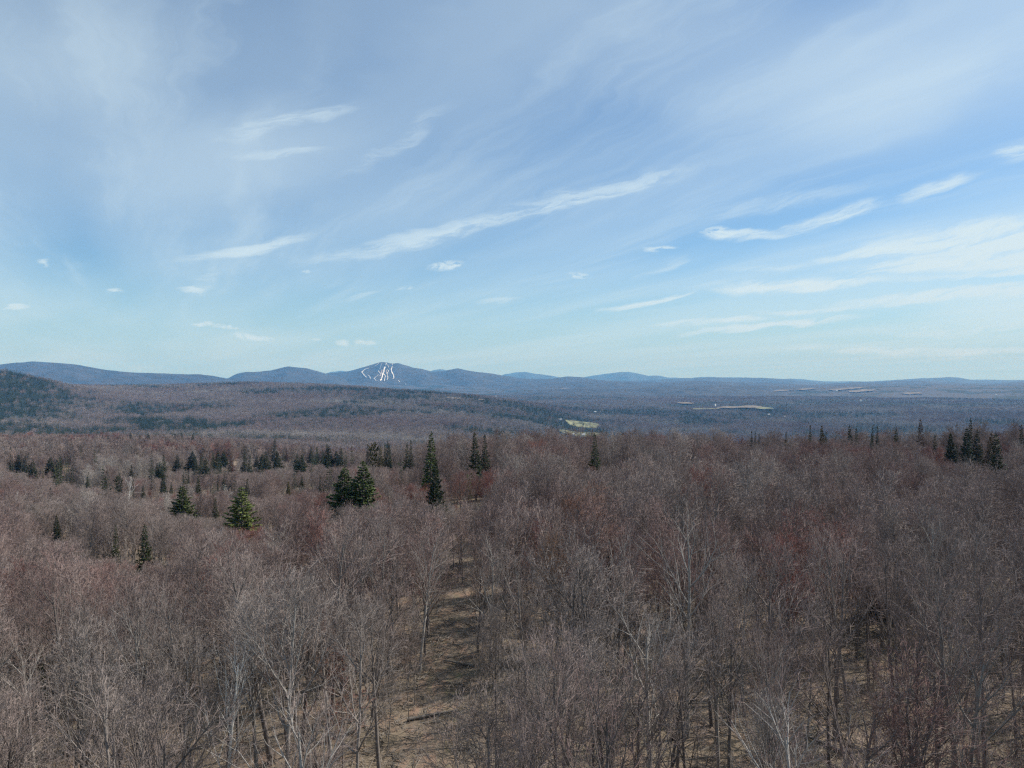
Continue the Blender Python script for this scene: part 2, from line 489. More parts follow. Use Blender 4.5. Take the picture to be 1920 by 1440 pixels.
def ground(x, y):
    x = np.asarray(x, float); y = np.asarray(y, float)
    r = np.hypot(x, y); az = np.arctan2(x, y)
    dep = r * np.maximum(np.cos(az), 0.62)
    lg = np.log(np.maximum(dep, 10.0))
    fa = (az + math.pi) / (2 * math.pi) * (len(_AG) - 1)
    fl = np.clip((lg - _LG[0]) / (_LG[-1] - _LG[0]) * (len(_LG) - 1), 0, len(_LG) - 1.001)
    ia = np.clip(fa.astype(int), 0, len(_AG) - 2); il = fl.astype(int)
    ta = fa - ia; tl = fl - il
    z = ((_G[ia, il] * (1 - ta) + _G[ia + 1, il] * ta) * (1 - tl) + (_G[ia, il + 1] * (1 - ta) + _G[ia + 1, il + 1] * ta) * tl)
    amp1 = sstep(20, 200, r) * 1.6
    z = z + amp1 * fbm(x, y, 60, 3, 3)
    z = z + 16 * sstep(300, 1500, r) * fbm(x, y, 420, 11, 3)
    z = z + 210 * sstep(5200, 9500, r) * (fbm(x, y, 2300, 21, 4) + .06)
    return z

def canopy(x, y):
    r = np.hypot(x, y)
    return sstep(4700, 5300, r) * (10 + 16 * (fbm(x, y, 42, 31, 3)))

def conifer_map(x, y):
    """0..1 share of conifers"""
    r = np.hypot(x, y); az = np.arctan2(x, y)
    px = 960 + F * np.tan(np.clip(az, -1.2, 1.2)); dep = np.maximum(y, 1)
    n = fbm(x, y, 330, 41, 5, 0.6)
    lo = sstep(-0.01, 0.13, n) * 0.85 * sstep(900, 1500, dep)
    def g(cx, wx, cy, wy, a):
        return a * np.exp(-((px - cx) / wx) ** 2 - ((dep - cy) / wy) ** 2)
    b = g(-40, 140, 2750, 650, 3.2) + g(60, 150, 1780, 170, 1.5) + g(480, 420, 2150, 130, .55)
    b = b + g(420, 260, 4350, 250, .5) + g(760, 160, 3500, 350, .45) + g(1180, 170, 3300, 700, .6) + g(1000, 120, 2500, 500, .45)
    b = b + g(1720, 200, 4650, 140, 1.0) + g(1480, 150, 5200, 200, .5) + g(620, 260, 3700, 200, .4)
    return np.clip(lo + b * (0.55 + 1.6 * (n + .15)), 0, 1)

def build_terrain():
    a1 = np.radians(np.linspace(-44, 44, 601))
    a0 = np.radians(np.linspace(-180, -44, 56))[:-1]
    a2 = np.radians(np.linspace(44, 180, 56))[1:-1]
    A = np.concatenate([a0, a1, a2])
    R = np.concatenate([np.geomspace(3, 4500, 130), np.geomspace(4500, 16000, 230)[1:], np.geomspace(16000, 33500, 10)[1:]])
    AA, RR = np.meshgrid(A, R, indexing='ij')
    RR = np.where(RR <= 3.001, 0.02, RR)      # the innermost ring closes on the point below the camera
    X = RR * np.sin(AA); Y = RR * np.cos(AA)
    Z = ground(X, Y) + canopy(X, Y)
    na, nr = AA.shape
    V = np.column_stack([X.ravel(), Y.ravel(), Z.ravel()])
    i = np.arange(na)[:, None]; j = np.arange(nr - 1)[None]
    i2 = (i + 1) % na
    f = np.stack([i * nr + j, i * nr + j + 1, i2 * nr + j + 1, i2 * nr + j], -1).reshape(-1, 4)
    me = mesh_from('ground', V, f[:, ::-1][:, [1, 0, 3, 2]][:, ::-1], [M_ground], smooth=True)
    at = me.attributes.new('canopy', 'FLOAT', 'POINT')
    r = np.hypot(V[:, 0], V[:, 1])
    at.data.foreach_set('value', sstep(1100, 2600, r).astype(np.float32))
    at = me.attributes.new('conifer', 'FLOAT', 'POINT')
    at.data.foreach_set('value', (conifer_map(V[:, 0], V[:, 1]) * 0.32 - 0.03).astype(np.float32))
    o = obj('ground', me)
    o['kind'] = 'structure'
    return o
build_terrain()

TRAIL_X = -7.0
def build_trail():
    ys = np.arange(-60, 116, 0.6)
    us = np.linspace(-1, 1, 13)
    V = []
    for y in ys:
        cx = TRAIL_X + 0.5 * math.sin(y * 0.06) 
        for u in us:
            hw = 2.5 + 0.9 * float(fbm(y, 9.0 * (1 if u > 0 else -1), 4.0, 77, 3))
            x = cx + u * hw
            z = float(ground(x, y)) + 0.06 - 0.10 * abs(u) ** 6 + 0.10 * float(fbm(x, y, 1.6, 79, 3))
            z -= 0.10 * math.exp(-((abs(u) - .45) / .18) ** 2)
            V.append((x, y, z))
    n = len(us)
    f = [(i * n + j, i * n + j + 1, (i + 1) * n + j + 1, (i + 1) * n + j) for i in range(len(ys) - 1) for j in range(n - 1)]
    o = obj('trail', mesh_from('trail', V, f, [M_trail], smooth=True))
    o['kind'] = 'structure'
build_trail()

# ------------------------------------------------------------------ mountains
def ridge(name, label, prof, D, front, back, base, seed, mat, spur=0.16, rough=1.0):
    prof = np.array(prof, float)
    xs = np.arange(prof[0, 0], prof[-1, 0] + .1, 3.0)
    yc = np.interp(xs, prof[:, 0], prof[:, 1])
    k = np.array([.25, .5, .25])
    yc = np.convolve(np.pad(yc, 1, mode='edge'), k, 'valid')
    U = (xs - 960) / F
    zc = CAM_H + (EYE - yc) * D / F
    nf, nb = 46, 12
    T = np.concatenate([np.linspace(-1, 0, nf), np.linspace(0, 1, nb)[1:]])
    UU, TT = np.meshgrid(U, T, indexing='ij')
    ZC = np.repeat(zc[:, None], len(T), 1)
    Yd = D + np.where(TT < 0, TT * front, TT * back)
    X = UU * D * (1 + 0.0 * TT) * (Yd / D) ** 0.9
    w = np.clip(1 - np.abs(TT), 0, 1)
    shape = 0.62 * w ** 1.15 + 0.38 * sstep(0, 1, w)
    sp = 1 - np.abs(2 * fbm(X, Yd * 0.35, front * 0.30, seed, 3))   # ridged spurs
    sp = (sp - 0.8) * spur * 4 + 0.10 * fbm(X, Yd, front * 0.1, seed + 5, 3) * rough
    env = np.clip(w * (1 - w) * 4, 0, 1)
    H = np.maximum(ZC - base, 10)
    Z = base + H * (shape + sp * env * 0.9)
    Z = np.minimum(Z, base + H * np.maximum(shape + sp * env, 0) )
    Z += fbm(X, Yd, 60, seed + 9, 2) * 9 * env * 2 * rough
    Z = np.where(TT == 0, ZC + fbm(X, Yd, 420, seed + 3, 4) * 42 * D / 16000, Z)
    lim = CAM_H + (ZC - CAM_H) * (Yd / D) - 2
    Z = np.where(TT < 0, np.minimum(Z, lim), Z)
    na, nr = UU.shape
    V = np.column_stack([X.ravel(), Yd.ravel(), Z.ravel()])
    i = np.arange(na - 1)[:, None]; j = np.arange(nr - 1)[None]
    f = np.stack([i * nr + j, (i + 1) * nr + j, (i + 1) * nr + j + 1, i * nr + j + 1], -1).reshape(-1, 4)
    o = obj(name, mesh_from(name, V, f, [mat], smooth=True))
    tag(o, label, None, None, 'structure')
    return o, dict(U=U, X=X, Y=Yd, Z=Z, nf=nf)

ridge('mountain', 'long blue mountain crest at the far left behind the dark hill',
      [(-420, 700), (-250, 694), (-100, 690), (0, 684), (30, 680), (60, 678), (100, 680), (150, 685), (200, 693), (250, 698), (300, 700), (340, 701), (375, 702), (400, 705), (430, 711), (470, 722)],
      12000, 3000, 2500, -210, 101, M_mount)
ridge('mountain', 'blue double topped mountain left of the ski mountain',
      [(400, 722), (430, 708), (445, 700), (460, 697), (480, 698), (505, 695), (525, 690), (540, 686), (555, 688), (575, 690), (592, 695), (612, 701), (640, 708), (690, 722)],
      14500, 3200, 2500, -210, 111, M_mount)
ski, skid = ridge('ski_mountain', 'blue mountain with white snow covered ski runs down its face',
      [(570, 712), (612, 701), (640, 698), (655, 696), (680, 688), (700, 683), (715, 679), (728, 680), (736, 682), (745, 680), (762, 685), (776, 689), (790, 691), (812, 697), (835, 695), (858, 691), (880, 695), (910, 699),
       (945, 704), (985, 710), (1030, 710), (1065, 706), (1090, 707), (1120, 712), (1180, 716), (1260, 718), (1400, 722)],
      16000, 3600, 3000, -215, 127, M_mount, spur=.13)
far = [([(280, 712), (300, 706), (330, 701), (345, 703), (380, 704), (400, 706), (440, 711)], 'faint far peak in the gap left of the double topped mountain'),
       ([(590, 706), (620, 698), (640, 695), (665, 698), (700, 708)], 'faint far peak showing just left of the ski mountain'),
       ([(790, 706), (812, 694), (828, 692), (845, 696), (880, 707)], 'faint far peak in the saddle right of the ski mountain'),
       ([(920, 712), (945, 702), (965, 699), (985, 697), (1000, 700), (1035, 705), (1070, 711)], 'pale far mountain right of the ski mountain'),
       ([(1070, 714), (1100, 706), (1130, 702), (1160, 698), (1178, 697), (1195, 700), (1215, 705), (1235, 704), (1250, 708), (1290, 709), (1320, 707), (1400, 708), (1450, 713)], 'pale broad far mountain near the middle of the skyline'),
       ([(1430, 716), (1480, 710), (1500, 711), (1560, 716)], 'pale low far hill on the skyline right of the middle')]
for i, (p, lab) in enumerate(far):
    ridge('mountain', lab, p, 30000 - 300 * i, 4000, 3000, -200, 200 + 7 * i, M_mount)
ridge('mountain', 'long low blue hill along the right half of the skyline',
      [(1120, 722), (1180, 714), (1250, 711), (1300, 709), (1345, 707), (1380, 709), (1425, 708), (1480, 711), (1530, 718), (1600, 720)],
      20500, 4200, 3000, -210, 301, M_mount)
ridge('mountain', 'blue hill with a rounded top at the right of the skyline',
      [(1540, 722), (1600, 717), (1650, 714), (1700, 711), (1750, 709), (1780, 707), (1800, 708), (1820, 712), (1860, 713), (1920, 712), (2000, 711), (2200, 712), (2400, 716)],
      22500, 4200, 3000, -210, 311, M_mount)
ridge('mountain', 'low nearer blue hill at the right below the rounded one',
      [(1500, 726), (1560, 718), (1620, 717), (1680, 715), (1740, 714), (1800, 717), (1860, 719), (1920, 715), (2000, 714), (2200, 716), (2400, 722)],
      15500, 3000, 2600, -205, 331, M_mount)
ridge('mountain', 'low blue hill in front of the middle of the skyline',
      [(880, 728), (960, 722), (1040, 717), (1110, 714), (1170, 716), (1240, 717), (1300, 714), (1360, 716), (1440, 718), (1520, 722), (1600, 728)],
      13200, 2600, 2400, -205, 347, M_mount)

ridge('mountain', 'low wooded rise across the middle of the valley',
      [(930, 738), (1010, 731), (1090, 727), (1180, 729), (1260, 724), (1340, 722), (1430, 724), (1500, 727), (1570, 731), (1650, 737)],
      9800, 1900, 1500, -200, 361, M_mount)
ridge('mountain', 'low wooded rise across the right of the valley',
      [(1380, 732), (1450, 726), (1530, 722), (1600, 720), (1680, 722), (1760, 719), (1850, 721), (1930, 718), (2100, 722), (2300, 726)],
      11500, 1900, 1700, -200, 367, M_mount)

# ski runs: sheets of snow laid on the mountain's face
def on_face(d, px, py):
    u = (px - 960) / F
    sx = d['X'][:, :d['nf']] / d['Y'][:, :d['nf']]
    ok = 708 - (d['Z'][:, :d['nf']] - CAM_H) * F / d['Y'][:, :d['nf']]
    c = 960 + sx * F
    # walk up the face of the nearest columns until the picture row is reached
    best = None
    w = np.abs(c - px) * 1.0 + np.abs(ok - py) * 1.0
    k = np.unravel_index(np.argmin(w), w.shape)
    # inverse distance blend of neighbours
    i0, i1 = max(k[0] - 2, 0), k[0] + 3
    j0, j1 = max(k[1] - 2, 0), min(k[1] + 3, d['nf'])
    ww = 1 / ((c[i0:i1, j0:j1] - px) ** 2 + (ok[i0:i1, j0:j1] - py) ** 2 + 0.3) ** 1.5
    Yb = (ww * d['Y'][i0:i1, j0:j1]).sum() / ww.sum()
    return Vector((u * Yb, Yb, CAM_H + (EYE - py) * Yb / F))

def ski_run(pts, mat, name='ski_run'):
    # finer polyline
    P = []
    for (a, b) in zip(pts[:-1], pts[1:]):
        n = 5
        for i in range(n):
            t = i / n
            P.append([a[k] * (1 - t) + b[k] * t for k in range(3)])
    P.append(list(pts[-1]))
    V = []
    for q in P:
        w = q[2] * .8 * (0.55 + 0.9 * random.random())
        for sgn in (-1, 1):
            p = on_face(skid, q[0] + sgn * w / 2, q[1])
            d_ = (p - Vector((0, 0, CAM_H)))
            V.append(p + Vector((0, -28, 14)))
    f = [(2 * i, 2 * i + 1, 2 * i + 3, 2 * i + 2) for i in range(len(P) - 1)]
    o = obj(name, mesh_from(name, [tuple(v) for v in V], f, [mat]), ski)
    return o
random.seed(5)
runs = [
 [(692, 691, 1.2), (684, 694, 2.2), (679, 699, 3.0), (683, 704, 3.0), (688, 709, 2.0)],
 [(690, 704, 1), (694, 707, 1.6), (695, 711, 1.2)],
 [(725, 682, 1.2), (723, 688, 1.6), (721, 693, 3.4), (720, 698, 3.6), (718, 703, 3.0), (717, 708, 2.8), (714, 715, 3.6)],
 [(736, 683, 1.4), (736, 688, 1.6), (734, 694, 1.8), (735, 698, 2.0), (738, 704, 2.2), (739, 709, 2.0), (737, 712, 2.0)],
 [(710, 696, 1), (712, 700, 1.4), (715, 702, 1.4)], [(710, 704, 1.2), (705, 708, 1.4), (702, 711, 1.4), (706, 715, 1.2), (713, 716, 1)],
 [(727, 693, 1), (729, 697, 1.3), (726, 701, 1.5), (727, 706, 1), (728, 710, 1), (726, 714, .9)],
 [(720, 702, 1.4), (723, 706, 1), (722, 711, 1.6), (721, 715, 1.4)],
 [(712, 681, .8), (708, 685, 1), (704, 687, 1.2)], [(747, 714, 1), (750, 717, 1.4)], [(717, 682, .6), (714, 688, .6), (713, 693, .6)],
 [(727, 684, .7), (729, 690, .8)], [(760, 719, 1), (762, 723, 1)],
]
for r_ in runs: ski_run(r_, M_snow)
for r_ in ([(717, 694, 2), (715, 700, 3), (713, 706, 3)], [(725, 694, 1.5), (725, 700, 3)], ): ski_run(r_, M_lift, 'thawed_strip').location = (0, 10, -6)

# ------------------------------------------------------------------ wood: shapes
def prisms(segs, sides=3):
    """segs: array (n,8) p0 p1 r0 r1 -> vertices, quads"""
    s = np.asarray(segs, float)
    p0, p1, r0, r1 = s[:, :3], s[:, 3:6], s[:, 6], s[:, 7]
    d = p1 - p0
    d /= np.maximum(np.linalg.norm(d, axis=1), 1e-6)[:, None]
    ref = np.where(np.abs(d[:, 2:3]) > 0.9, np.array([[1.0, 0, 0]]), np.array([[0, 0, 1.0]]))
    a = np.cross(d, ref); a /= np.linalg.norm(a, axis=1)[:, None]
    b = np.cross(d, a)
    V = []
    for ring, (p, r) in enumerate(((p0, r0), (p1, r1))):
        for k in range(sides):
            t = 2 * math.pi * k / sides
            V.append(p + (a * math.cos(t) + b * math.sin(t)) * r[:, None])
    V = np.stack(V, 1)                       # n, 2*sides, 3
    n = len(s)
    base = np.arange(n)[:, None] * 2 * sides
    f = np.stack([np.concatenate([base + k, base + (k + 1) % sides, base + sides + (k + 1) % sides, base + sides + k], 1) for k in range(sides)], 1)
    return V.reshape(-1, 3), f.reshape(-1, 4)

def grow(rs, H, spread=1.0, kids=(12, 7, 6, 4), twig_r=0.012, bole=0.42, fork=True, l3=2, l4=1, r_base=None, up=0.25, bottom_len=0.38, wob=0.10):
    out = {0: [], 1: [], 2: [], 3: [], 4: []}
    r_base = r_base or H * 0.0120
    def branch(p, d, L, r, lev):
        nseg = (9, 5, 3, l3, l4)[lev]
        pts = [p]; dirs = [d]
        w = (wob * 0.3, wob * 0.8, wob * 1.1, wob * 1.5, wob * 1.8)[lev]
        for i in range(nseg):
            d = d + rs.normal(0, w, 3)
            d[2] += up * (0.12, 0.35, 0.30, 0.25, 0.2)[lev]
            d = d / np.linalg.norm(d)
            p = p + d * (L / nseg)
            pts.append(p); dirs.append(d)
        rend = r * (0.28, 0.25, 0.3, 0.45, 0.5)[lev]
        for i in range(nseg):
            ra = r + (rend - r) * i / nseg; rb = r + (rend - r) * (i + 1) / nseg
            out[lev].append((*pts[i], *pts[i + 1], max(ra, twig_r), max(rb, twig_r * .8)))
        if lev >= len(kids): return
        n = kids[lev]
        t0 = bole if lev == 0 else 0.22
        ph = rs.uniform(0, 6.28)
        for k in range(n):
            t = t0 + (1 - t0) * (k + rs.uniform(0.1, 0.9)) / n
            f = t * nseg; i = min(int(f), nseg - 1); q = pts[i] + (pts[i + 1] - pts[i]) * (f - i)
            dd = dirs[i + 1]
            ph += 2.4 + rs.normal(0, 0.4)
            ref = np.array([0, 0, 1.0]) if abs(dd[2]) < 0.8 else np.array([1.0, 0, 0])
            a = np.cross(dd, ref); a /= np.linalg.norm(a); b = np.cross(dd, a)
            side = a * math.cos(ph) + b * math.sin(ph)
            if lev == 0:
                s = (t - t0) / (1 - t0)
                ang = math.radians(rs.uniform(26, 54) * (1 - 0.45 * s)) * spread
                Lc = H * (bottom_len - 0.22 * s) * rs.uniform(0.7, 1.15)
                rc = r * (1 - .65 * t) * rs.uniform(0.42, 0.70)
            else:
                ang = math.radians(rs.uniform(18, 48))
                Lc = L * (0.66, 0.56, 0.50)[min(lev - 1, 2)] * (1.15 - 0.6 * t) * rs.uniform(0.7, 1.3)
                rc = max((r + (rend - r) * t) * 0.62, twig_r)
            nd = dd * math.cos(ang) + side * math.sin(ang)
            branch(q, nd, Lc, rc, lev + 1)
    d0 = np.array([rs.normal(0, 0.03), rs.normal(0, 0.03), 1.0]); d0 /= np.linalg.norm(d0)
    branch(np.array([0, 0, -0.4]), d0, H * 0.86, r_base, 0)
    return out

def wood_meshes(name, rs, m_bark, m_twig, joined=False, **kw):
    o = grow(rs, **kw)
    V0, F0 = prisms(o[0], 6 if not joined else 4)
    V1, F1 = prisms(o[1] + (o[2] if not joined else []), 4 if not joined else 3)
    tw = (o[3] + o[4]) if not joined else (o[2] + o[3] + o[4])
    V2, F2 = prisms(tw, 3)
    if joined:
        V = np.vstack([V0, V1, V2]); Fs = np.vstack([F0, F1 + len(V0), F2 + len(V0) + len(V1)])
        idx = np.concatenate([np.zeros(len(F0) + len(F1)), np.ones(len(F2))])
        return mesh_from(name, V, Fs, [m_bark, m_twig], idx)
    t = mesh_from('trunk', np.vstack([V0, V1]), np.vstack([F0, F1 + len(V0)]), [m_bark], smooth=True)
    c = mesh_from('crown', V2, F2, [m_twig])
    return t, c

def sliver_faces(P, D, L, W, rs):
    """thin four-sided leaflets at P along D"""
    n = len(P)
    side = np.cross(D, rs.normal(0, 1, (n, 3))); side /= np.maximum(np.linalg.norm(side, axis=1), 1e-6)[:, None]
    w = (side * W[:, None])
    tip = P + D * L[:, None]
    mid = P + D * (L * 0.45)[:, None]
    V = np.stack([P, mid + w, tip, mid - w], 1).reshape(-1, 3)
    f = np.arange(n * 4).reshape(-1, 4)
    return V, f

def conifer_mesh(rs, H, width, tiers, per, blades, style='spruce', joined=False):
    """whorls of drooping boughs set with needle sprays"""
    boughs, P, D, L, W = [], [], [], [], []
    z0 = {'spruce': 0.10, 'broad': 0.08, 'pine': 0.35, 'spire': 0.12, 'sparse': 0.45}[style]
    for i in range(tiers):
        t = (i + 0.5) / tiers
        z = H * (z0 + (0.985 - z0) * t)
        if style == 'pine': env = math.sin(math.pi * min(1, (1 - t) * .9 + .12)) ** 0.6 * (0.8 + .3 * rs.random())
        elif style == 'sparse': env = (0.35 + 0.65 * (abs(math.sin(t * 9))) ) * (0.6 if t < .6 else 0.9)
        elif style == 'spire': env = (1 - t) ** 1.15 * 1.1
        else: env = (1 - t) ** 0.85
        env *= rs.uniform(0.8, 1.15)
        n = max(3, int(per * (0.5 + 0.5 * env)))
        ph = rs.uniform(0, 6.28)
        for k in range(n):
            a = ph + 6.283 * k / n + rs.normal(0, 0.25)
            bl = width * 0.5 * env * rs.uniform(0.65, 1.2) + 0.12
            if rs.random() < (0.06 if style != 'sparse' else .3): continue
            droop = {'spruce': -0.28, 'broad': -0.12, 'pine': 0.15, 'spire': -0.35, 'sparse': 0.0}[style] + rs.normal(0, 0.08) + 0.5 * t
            out = np.array([math.cos(a), math.sin(a), droop])
            tipz = np.array([math.cos(a), math.sin(a), droop + 0.35])
            p0 = np.array([0, 0, z])
            p1 = p0 + out * bl * 0.6
            p2 = p1 + tipz / np.linalg.norm(tipz) * bl * 0.42
            boughs += [(*p0, *p1, .03, .02), (*p1, *p2, .02, .01)]
            m = max(5, int(1.7 * blades * (0.3 + bl / (width * 0.5))))
            s = rs.uniform(0.12 if style not in ('pine', 'sparse') else .5, 1.0, m) ** 0.8
            q = np.where((s < .6)[:, None], p0 + (p1 - p0) * (s / .6)[:, None], p1 + (p2 - p1) * ((s - .6) / .4)[:, None])
            lat = np.array([-math.sin(a), math.cos(a), 0])
            sgn = rs.choice([-1, 1], m)
            d = lat[None] * (sgn * rs.uniform(0.3, 1.0, m))[:, None] + out[None] * rs.uniform(.4, 1.0, m)[:, None]
            d[:, 2] += rs.normal(-0.12 if style != 'pine' else .25, 0.28, m)
            d /= np.linalg.norm(d, axis=1)[:, None]
            P.append(q + rs.normal(0, .05, (m, 3))); D.append(d)
            L.append(rs.uniform(.25, .6, m) * (0.45 + bl * 0.28) * (1.15 - .4 * s)); W.append(rs.uniform(.06, .14, m) * (0.7 + .3 * bl))
    # leader
    m = 14
    P.append(np.column_stack([np.zeros(m), np.zeros(m), H * np.linspace(.95, .995, m)]))
    dd = rs.normal(0, .5, (m, 3)); dd[:, 2] = 1.2; dd /= np.linalg.norm(dd, axis=1)[:, None]
    D.append(dd); L.append(np.full(m, .35)); W.append(np.full(m, .05))
    P, D, L, W = np.vstack(P), np.vstack(D), np.concatenate(L), np.concatenate(W)
    Vn, Fn = sliver_faces(P, D, L, W, rs)
    Vt, Ft = prisms([(0, 0, -.5, 0, 0, H * .5, H * .012, H * .007), (0, 0, H * .5, 0, 0, H, H * .007, .015)] , 6)
    Vb, Fb = prisms(boughs, 3)
    if joined:
        V = np.vstack([Vt, Vn]); Fs = np.vstack([Ft, Fn + len(Vt)])
        return mesh_from('conifer', V, Fs, [M_cbark, M_needle], np.concatenate([np.zeros(len(Ft)), np.ones(len(Fn))]))
    return (mesh_from('trunk', np.vstack([Vt, Vb]), np.vstack([Ft, Fb + len(Vt)]), [M_cbark]), mesh_from('crown', Vn, Fn, [M_needle]))

# ------------------------------------------------------------------ prototypes
rs = np.random.default_rng(21)
HARD = []       # (trunk mesh, crown mesh, height)
for i, (H, sp, bo, k) in enumerate([(18, .85, .40, (13, 8, 6, 3)), (17, 1.05, .34, (13, 8, 6, 3)), (16, .7, .42, (12, 8, 6, 3)), (19, 1.0, .45, (12, 8, 6, 3)),
                                    (14, .75, .32, (12, 7, 6, 3)), (17.5, 1.25, .36, (12, 7, 6, 3)),
                                    (19, 1.15, .42, (10, 6, 5, 2)), (17.5, 1.0, .46, (9, 7, 4, 2))]):
    t, c = wood_meshes('hardwood', rs, M_bark, M_twig, H=H, spread=sp, bole=bo, kids=k, twig_r=.0095, l3=2, l4=2)
    HARD.append((t, c, H))
SAPL = []
for i in range(2):
    t, c = wood_meshes('sapling', rs, M_bark, M_twig, H=10, spread=.55, bole=.25, kids=(14, 6, 4, 3), twig_r=.009, l3=2, l4=1, r_base=.05, bottom_len=.28)
    SAPL.append((t, c, 10.0))
t, c = wood_meshes('birch', rs, M_birch, M_birch_twig, H=17, spread=.62, bole=.30, kids=(8, 6, 4, 2), twig_r=.012, l3=2, l4=1, r_base=.20, up=.3)
BIRCH = (t, c, 17.0)
t, c = wood_meshes('snag', rs, M_birch, M_birch_twig, H=12, spread=.8, bole=.4, kids=(7, 4, 2), twig_r=.015, l3=2, l4=1, r_base=.13)
SNAG = (t, c, 12.0)

CON = {}
CON['spruce'] = (*conifer_mesh(rs, 14, 4.2, 34, 9, 17, 'spruce'), 14.0)
CON['spruce2'] = (*conifer_mesh(rs, 14, 3.6, 30, 8, 16, 'spruce'), 14.0)
CON['broad'] = (*conifer_mesh(rs, 14, 6.4, 34, 11, 26, 'broad'), 14.0)
CON['broad2'] = (*conifer_mesh(rs, 14, 5.8, 30, 10, 26, 'broad'), 14.0)
CON['spire'] = (*conifer_mesh(rs, 14, 2.8, 34, 7, 13, 'spire'), 14.0)
CON['pine'] = (*conifer_mesh(rs, 17, 5.6, 18, 8, 30, 'pine'), 17.0)
CON['sparse'] = (*conifer_mesh(rs, 18, 4.0, 12, 5, 22, 'sparse'), 18.0)

def proto_coll(name, meshes):
    c = bpy.data.collections.new(name)
    for i, m in enumerate(meshes):
        c.objects.link(bpy.data.objects.new('%s_%02d' % (name, i), m))
    return c

mid = [wood_meshes('mid', rs, M_bark, M_twig, joined=True, H=H, spread=sp, bole=bo, kids=(13, 7, 6, 3), twig_r=.014, l3=1, l4=1)
       for H, sp, bo in [(17, .95, .28), (16, 1.2, .26), (18, .9, .34), (15, 1.05, .24), (17, 1.2, .26)]]
low = [wood_meshes('low', rs, M_bark, M_twig, joined=True, H=H, spread=sp, bole=bo, kids=(13, 7, 4), twig_r=.045, l3=1, l4=1)
       for H, sp, bo in [(16, 1.05, .26), (15, 1.2, .24), (17, .95, .30)]]
PC_mid = proto_coll('hardwood_mid', mid)
PC_low = proto_coll('hardwood_low', low)
PC_con = proto_coll('conifer_mid', [conifer_mesh(rs, 14, w, 20, 7, 9, st, joined=True) for w, st in [(4.0, 'spruce'), (3.4, 'spruce'), (2.8, 'spire'), (5.0, 'broad')]])

def clump(rs, n, R, conifer=False):
    P, D, L, W, V0, F0 = [], [], [], [], [], []
    segs = []
    for i in range(n):
        a = rs.uniform(0, 6.28); q = R * math.sqrt(rs.uniform(0, 1))
        cx, cy = q * math.cos(a), q * math.sin(a)
        H = rs.uniform(12, 17)
        m = 60
        if conifer:
            t = rs.uniform(0, 1, m)
            th = rs.uniform(0, 6.28, m)
            rr = (1 - t) * 1.9
            p = np.column_stack([cx + rr * np.cos(th) * .3, cy + rr * np.sin(th) * .3, H * (.12 + .85 * t)])
            d = np.column_stack([np.cos(th), np.sin(th), rs.normal(-.2, .3, m)])
            L.append(rr * .75 + .5); W.append(rr * .16 + .1)
        else:
            th = rs.uniform(0, 6.28, m); t = rs.uniform(0, 1, m) ** .8
            cr = rs.uniform(2.8, 4.2)
            rr = cr * np.sqrt(rs.uniform(0, 1, m)) * np.sin(np.pi * (0.15 + .8 * t)) ** .6
            p = np.column_stack([cx + rr * np.cos(th), cy + rr * np.sin(th), H * (.38 + .5 * t)])
            d = np.column_stack([np.cos(th) * .45, np.sin(th) * .45, rs.uniform(.5, 1.3, m)])
            L.append(rs.uniform(1.2, 2.8, m)); W.append(rs.uniform(.05, .14, m))
            segs.append((cx, cy, 0, cx, cy, H * .7, .16, .08))
        d = d + rs.normal(0, .25, (m, 3)); d /= np.linalg.norm(d, axis=1)[:, None]
        P.append(p); D.append(d)
    V, Fs = sliver_faces(np.vstack(P), np.vstack(D), np.concatenate(L), np.concatenate(W), rs)
    if conifer: return mesh_from('clump', V, Fs, [M_needle])
    V0, F0 = prisms(segs, 3)
    return mesh_from('clump', np.vstack([V0, V]), np.vstack([F0, Fs + len(V0)]), [M_bark, M_twig], np.concatenate([np.zeros(len(F0)), np.ones(len(Fs))]))
PC_clump = proto_coll('hardwood_clump', [clump(rs, 7, 8.5) for _ in range(5)])
PC_cclump = proto_coll('conifer_clump', [clump(rs, 5, 6.0, True) for _ in range(3)] + [clump(rs, 2, 5.0, True) for _ in range(2)])

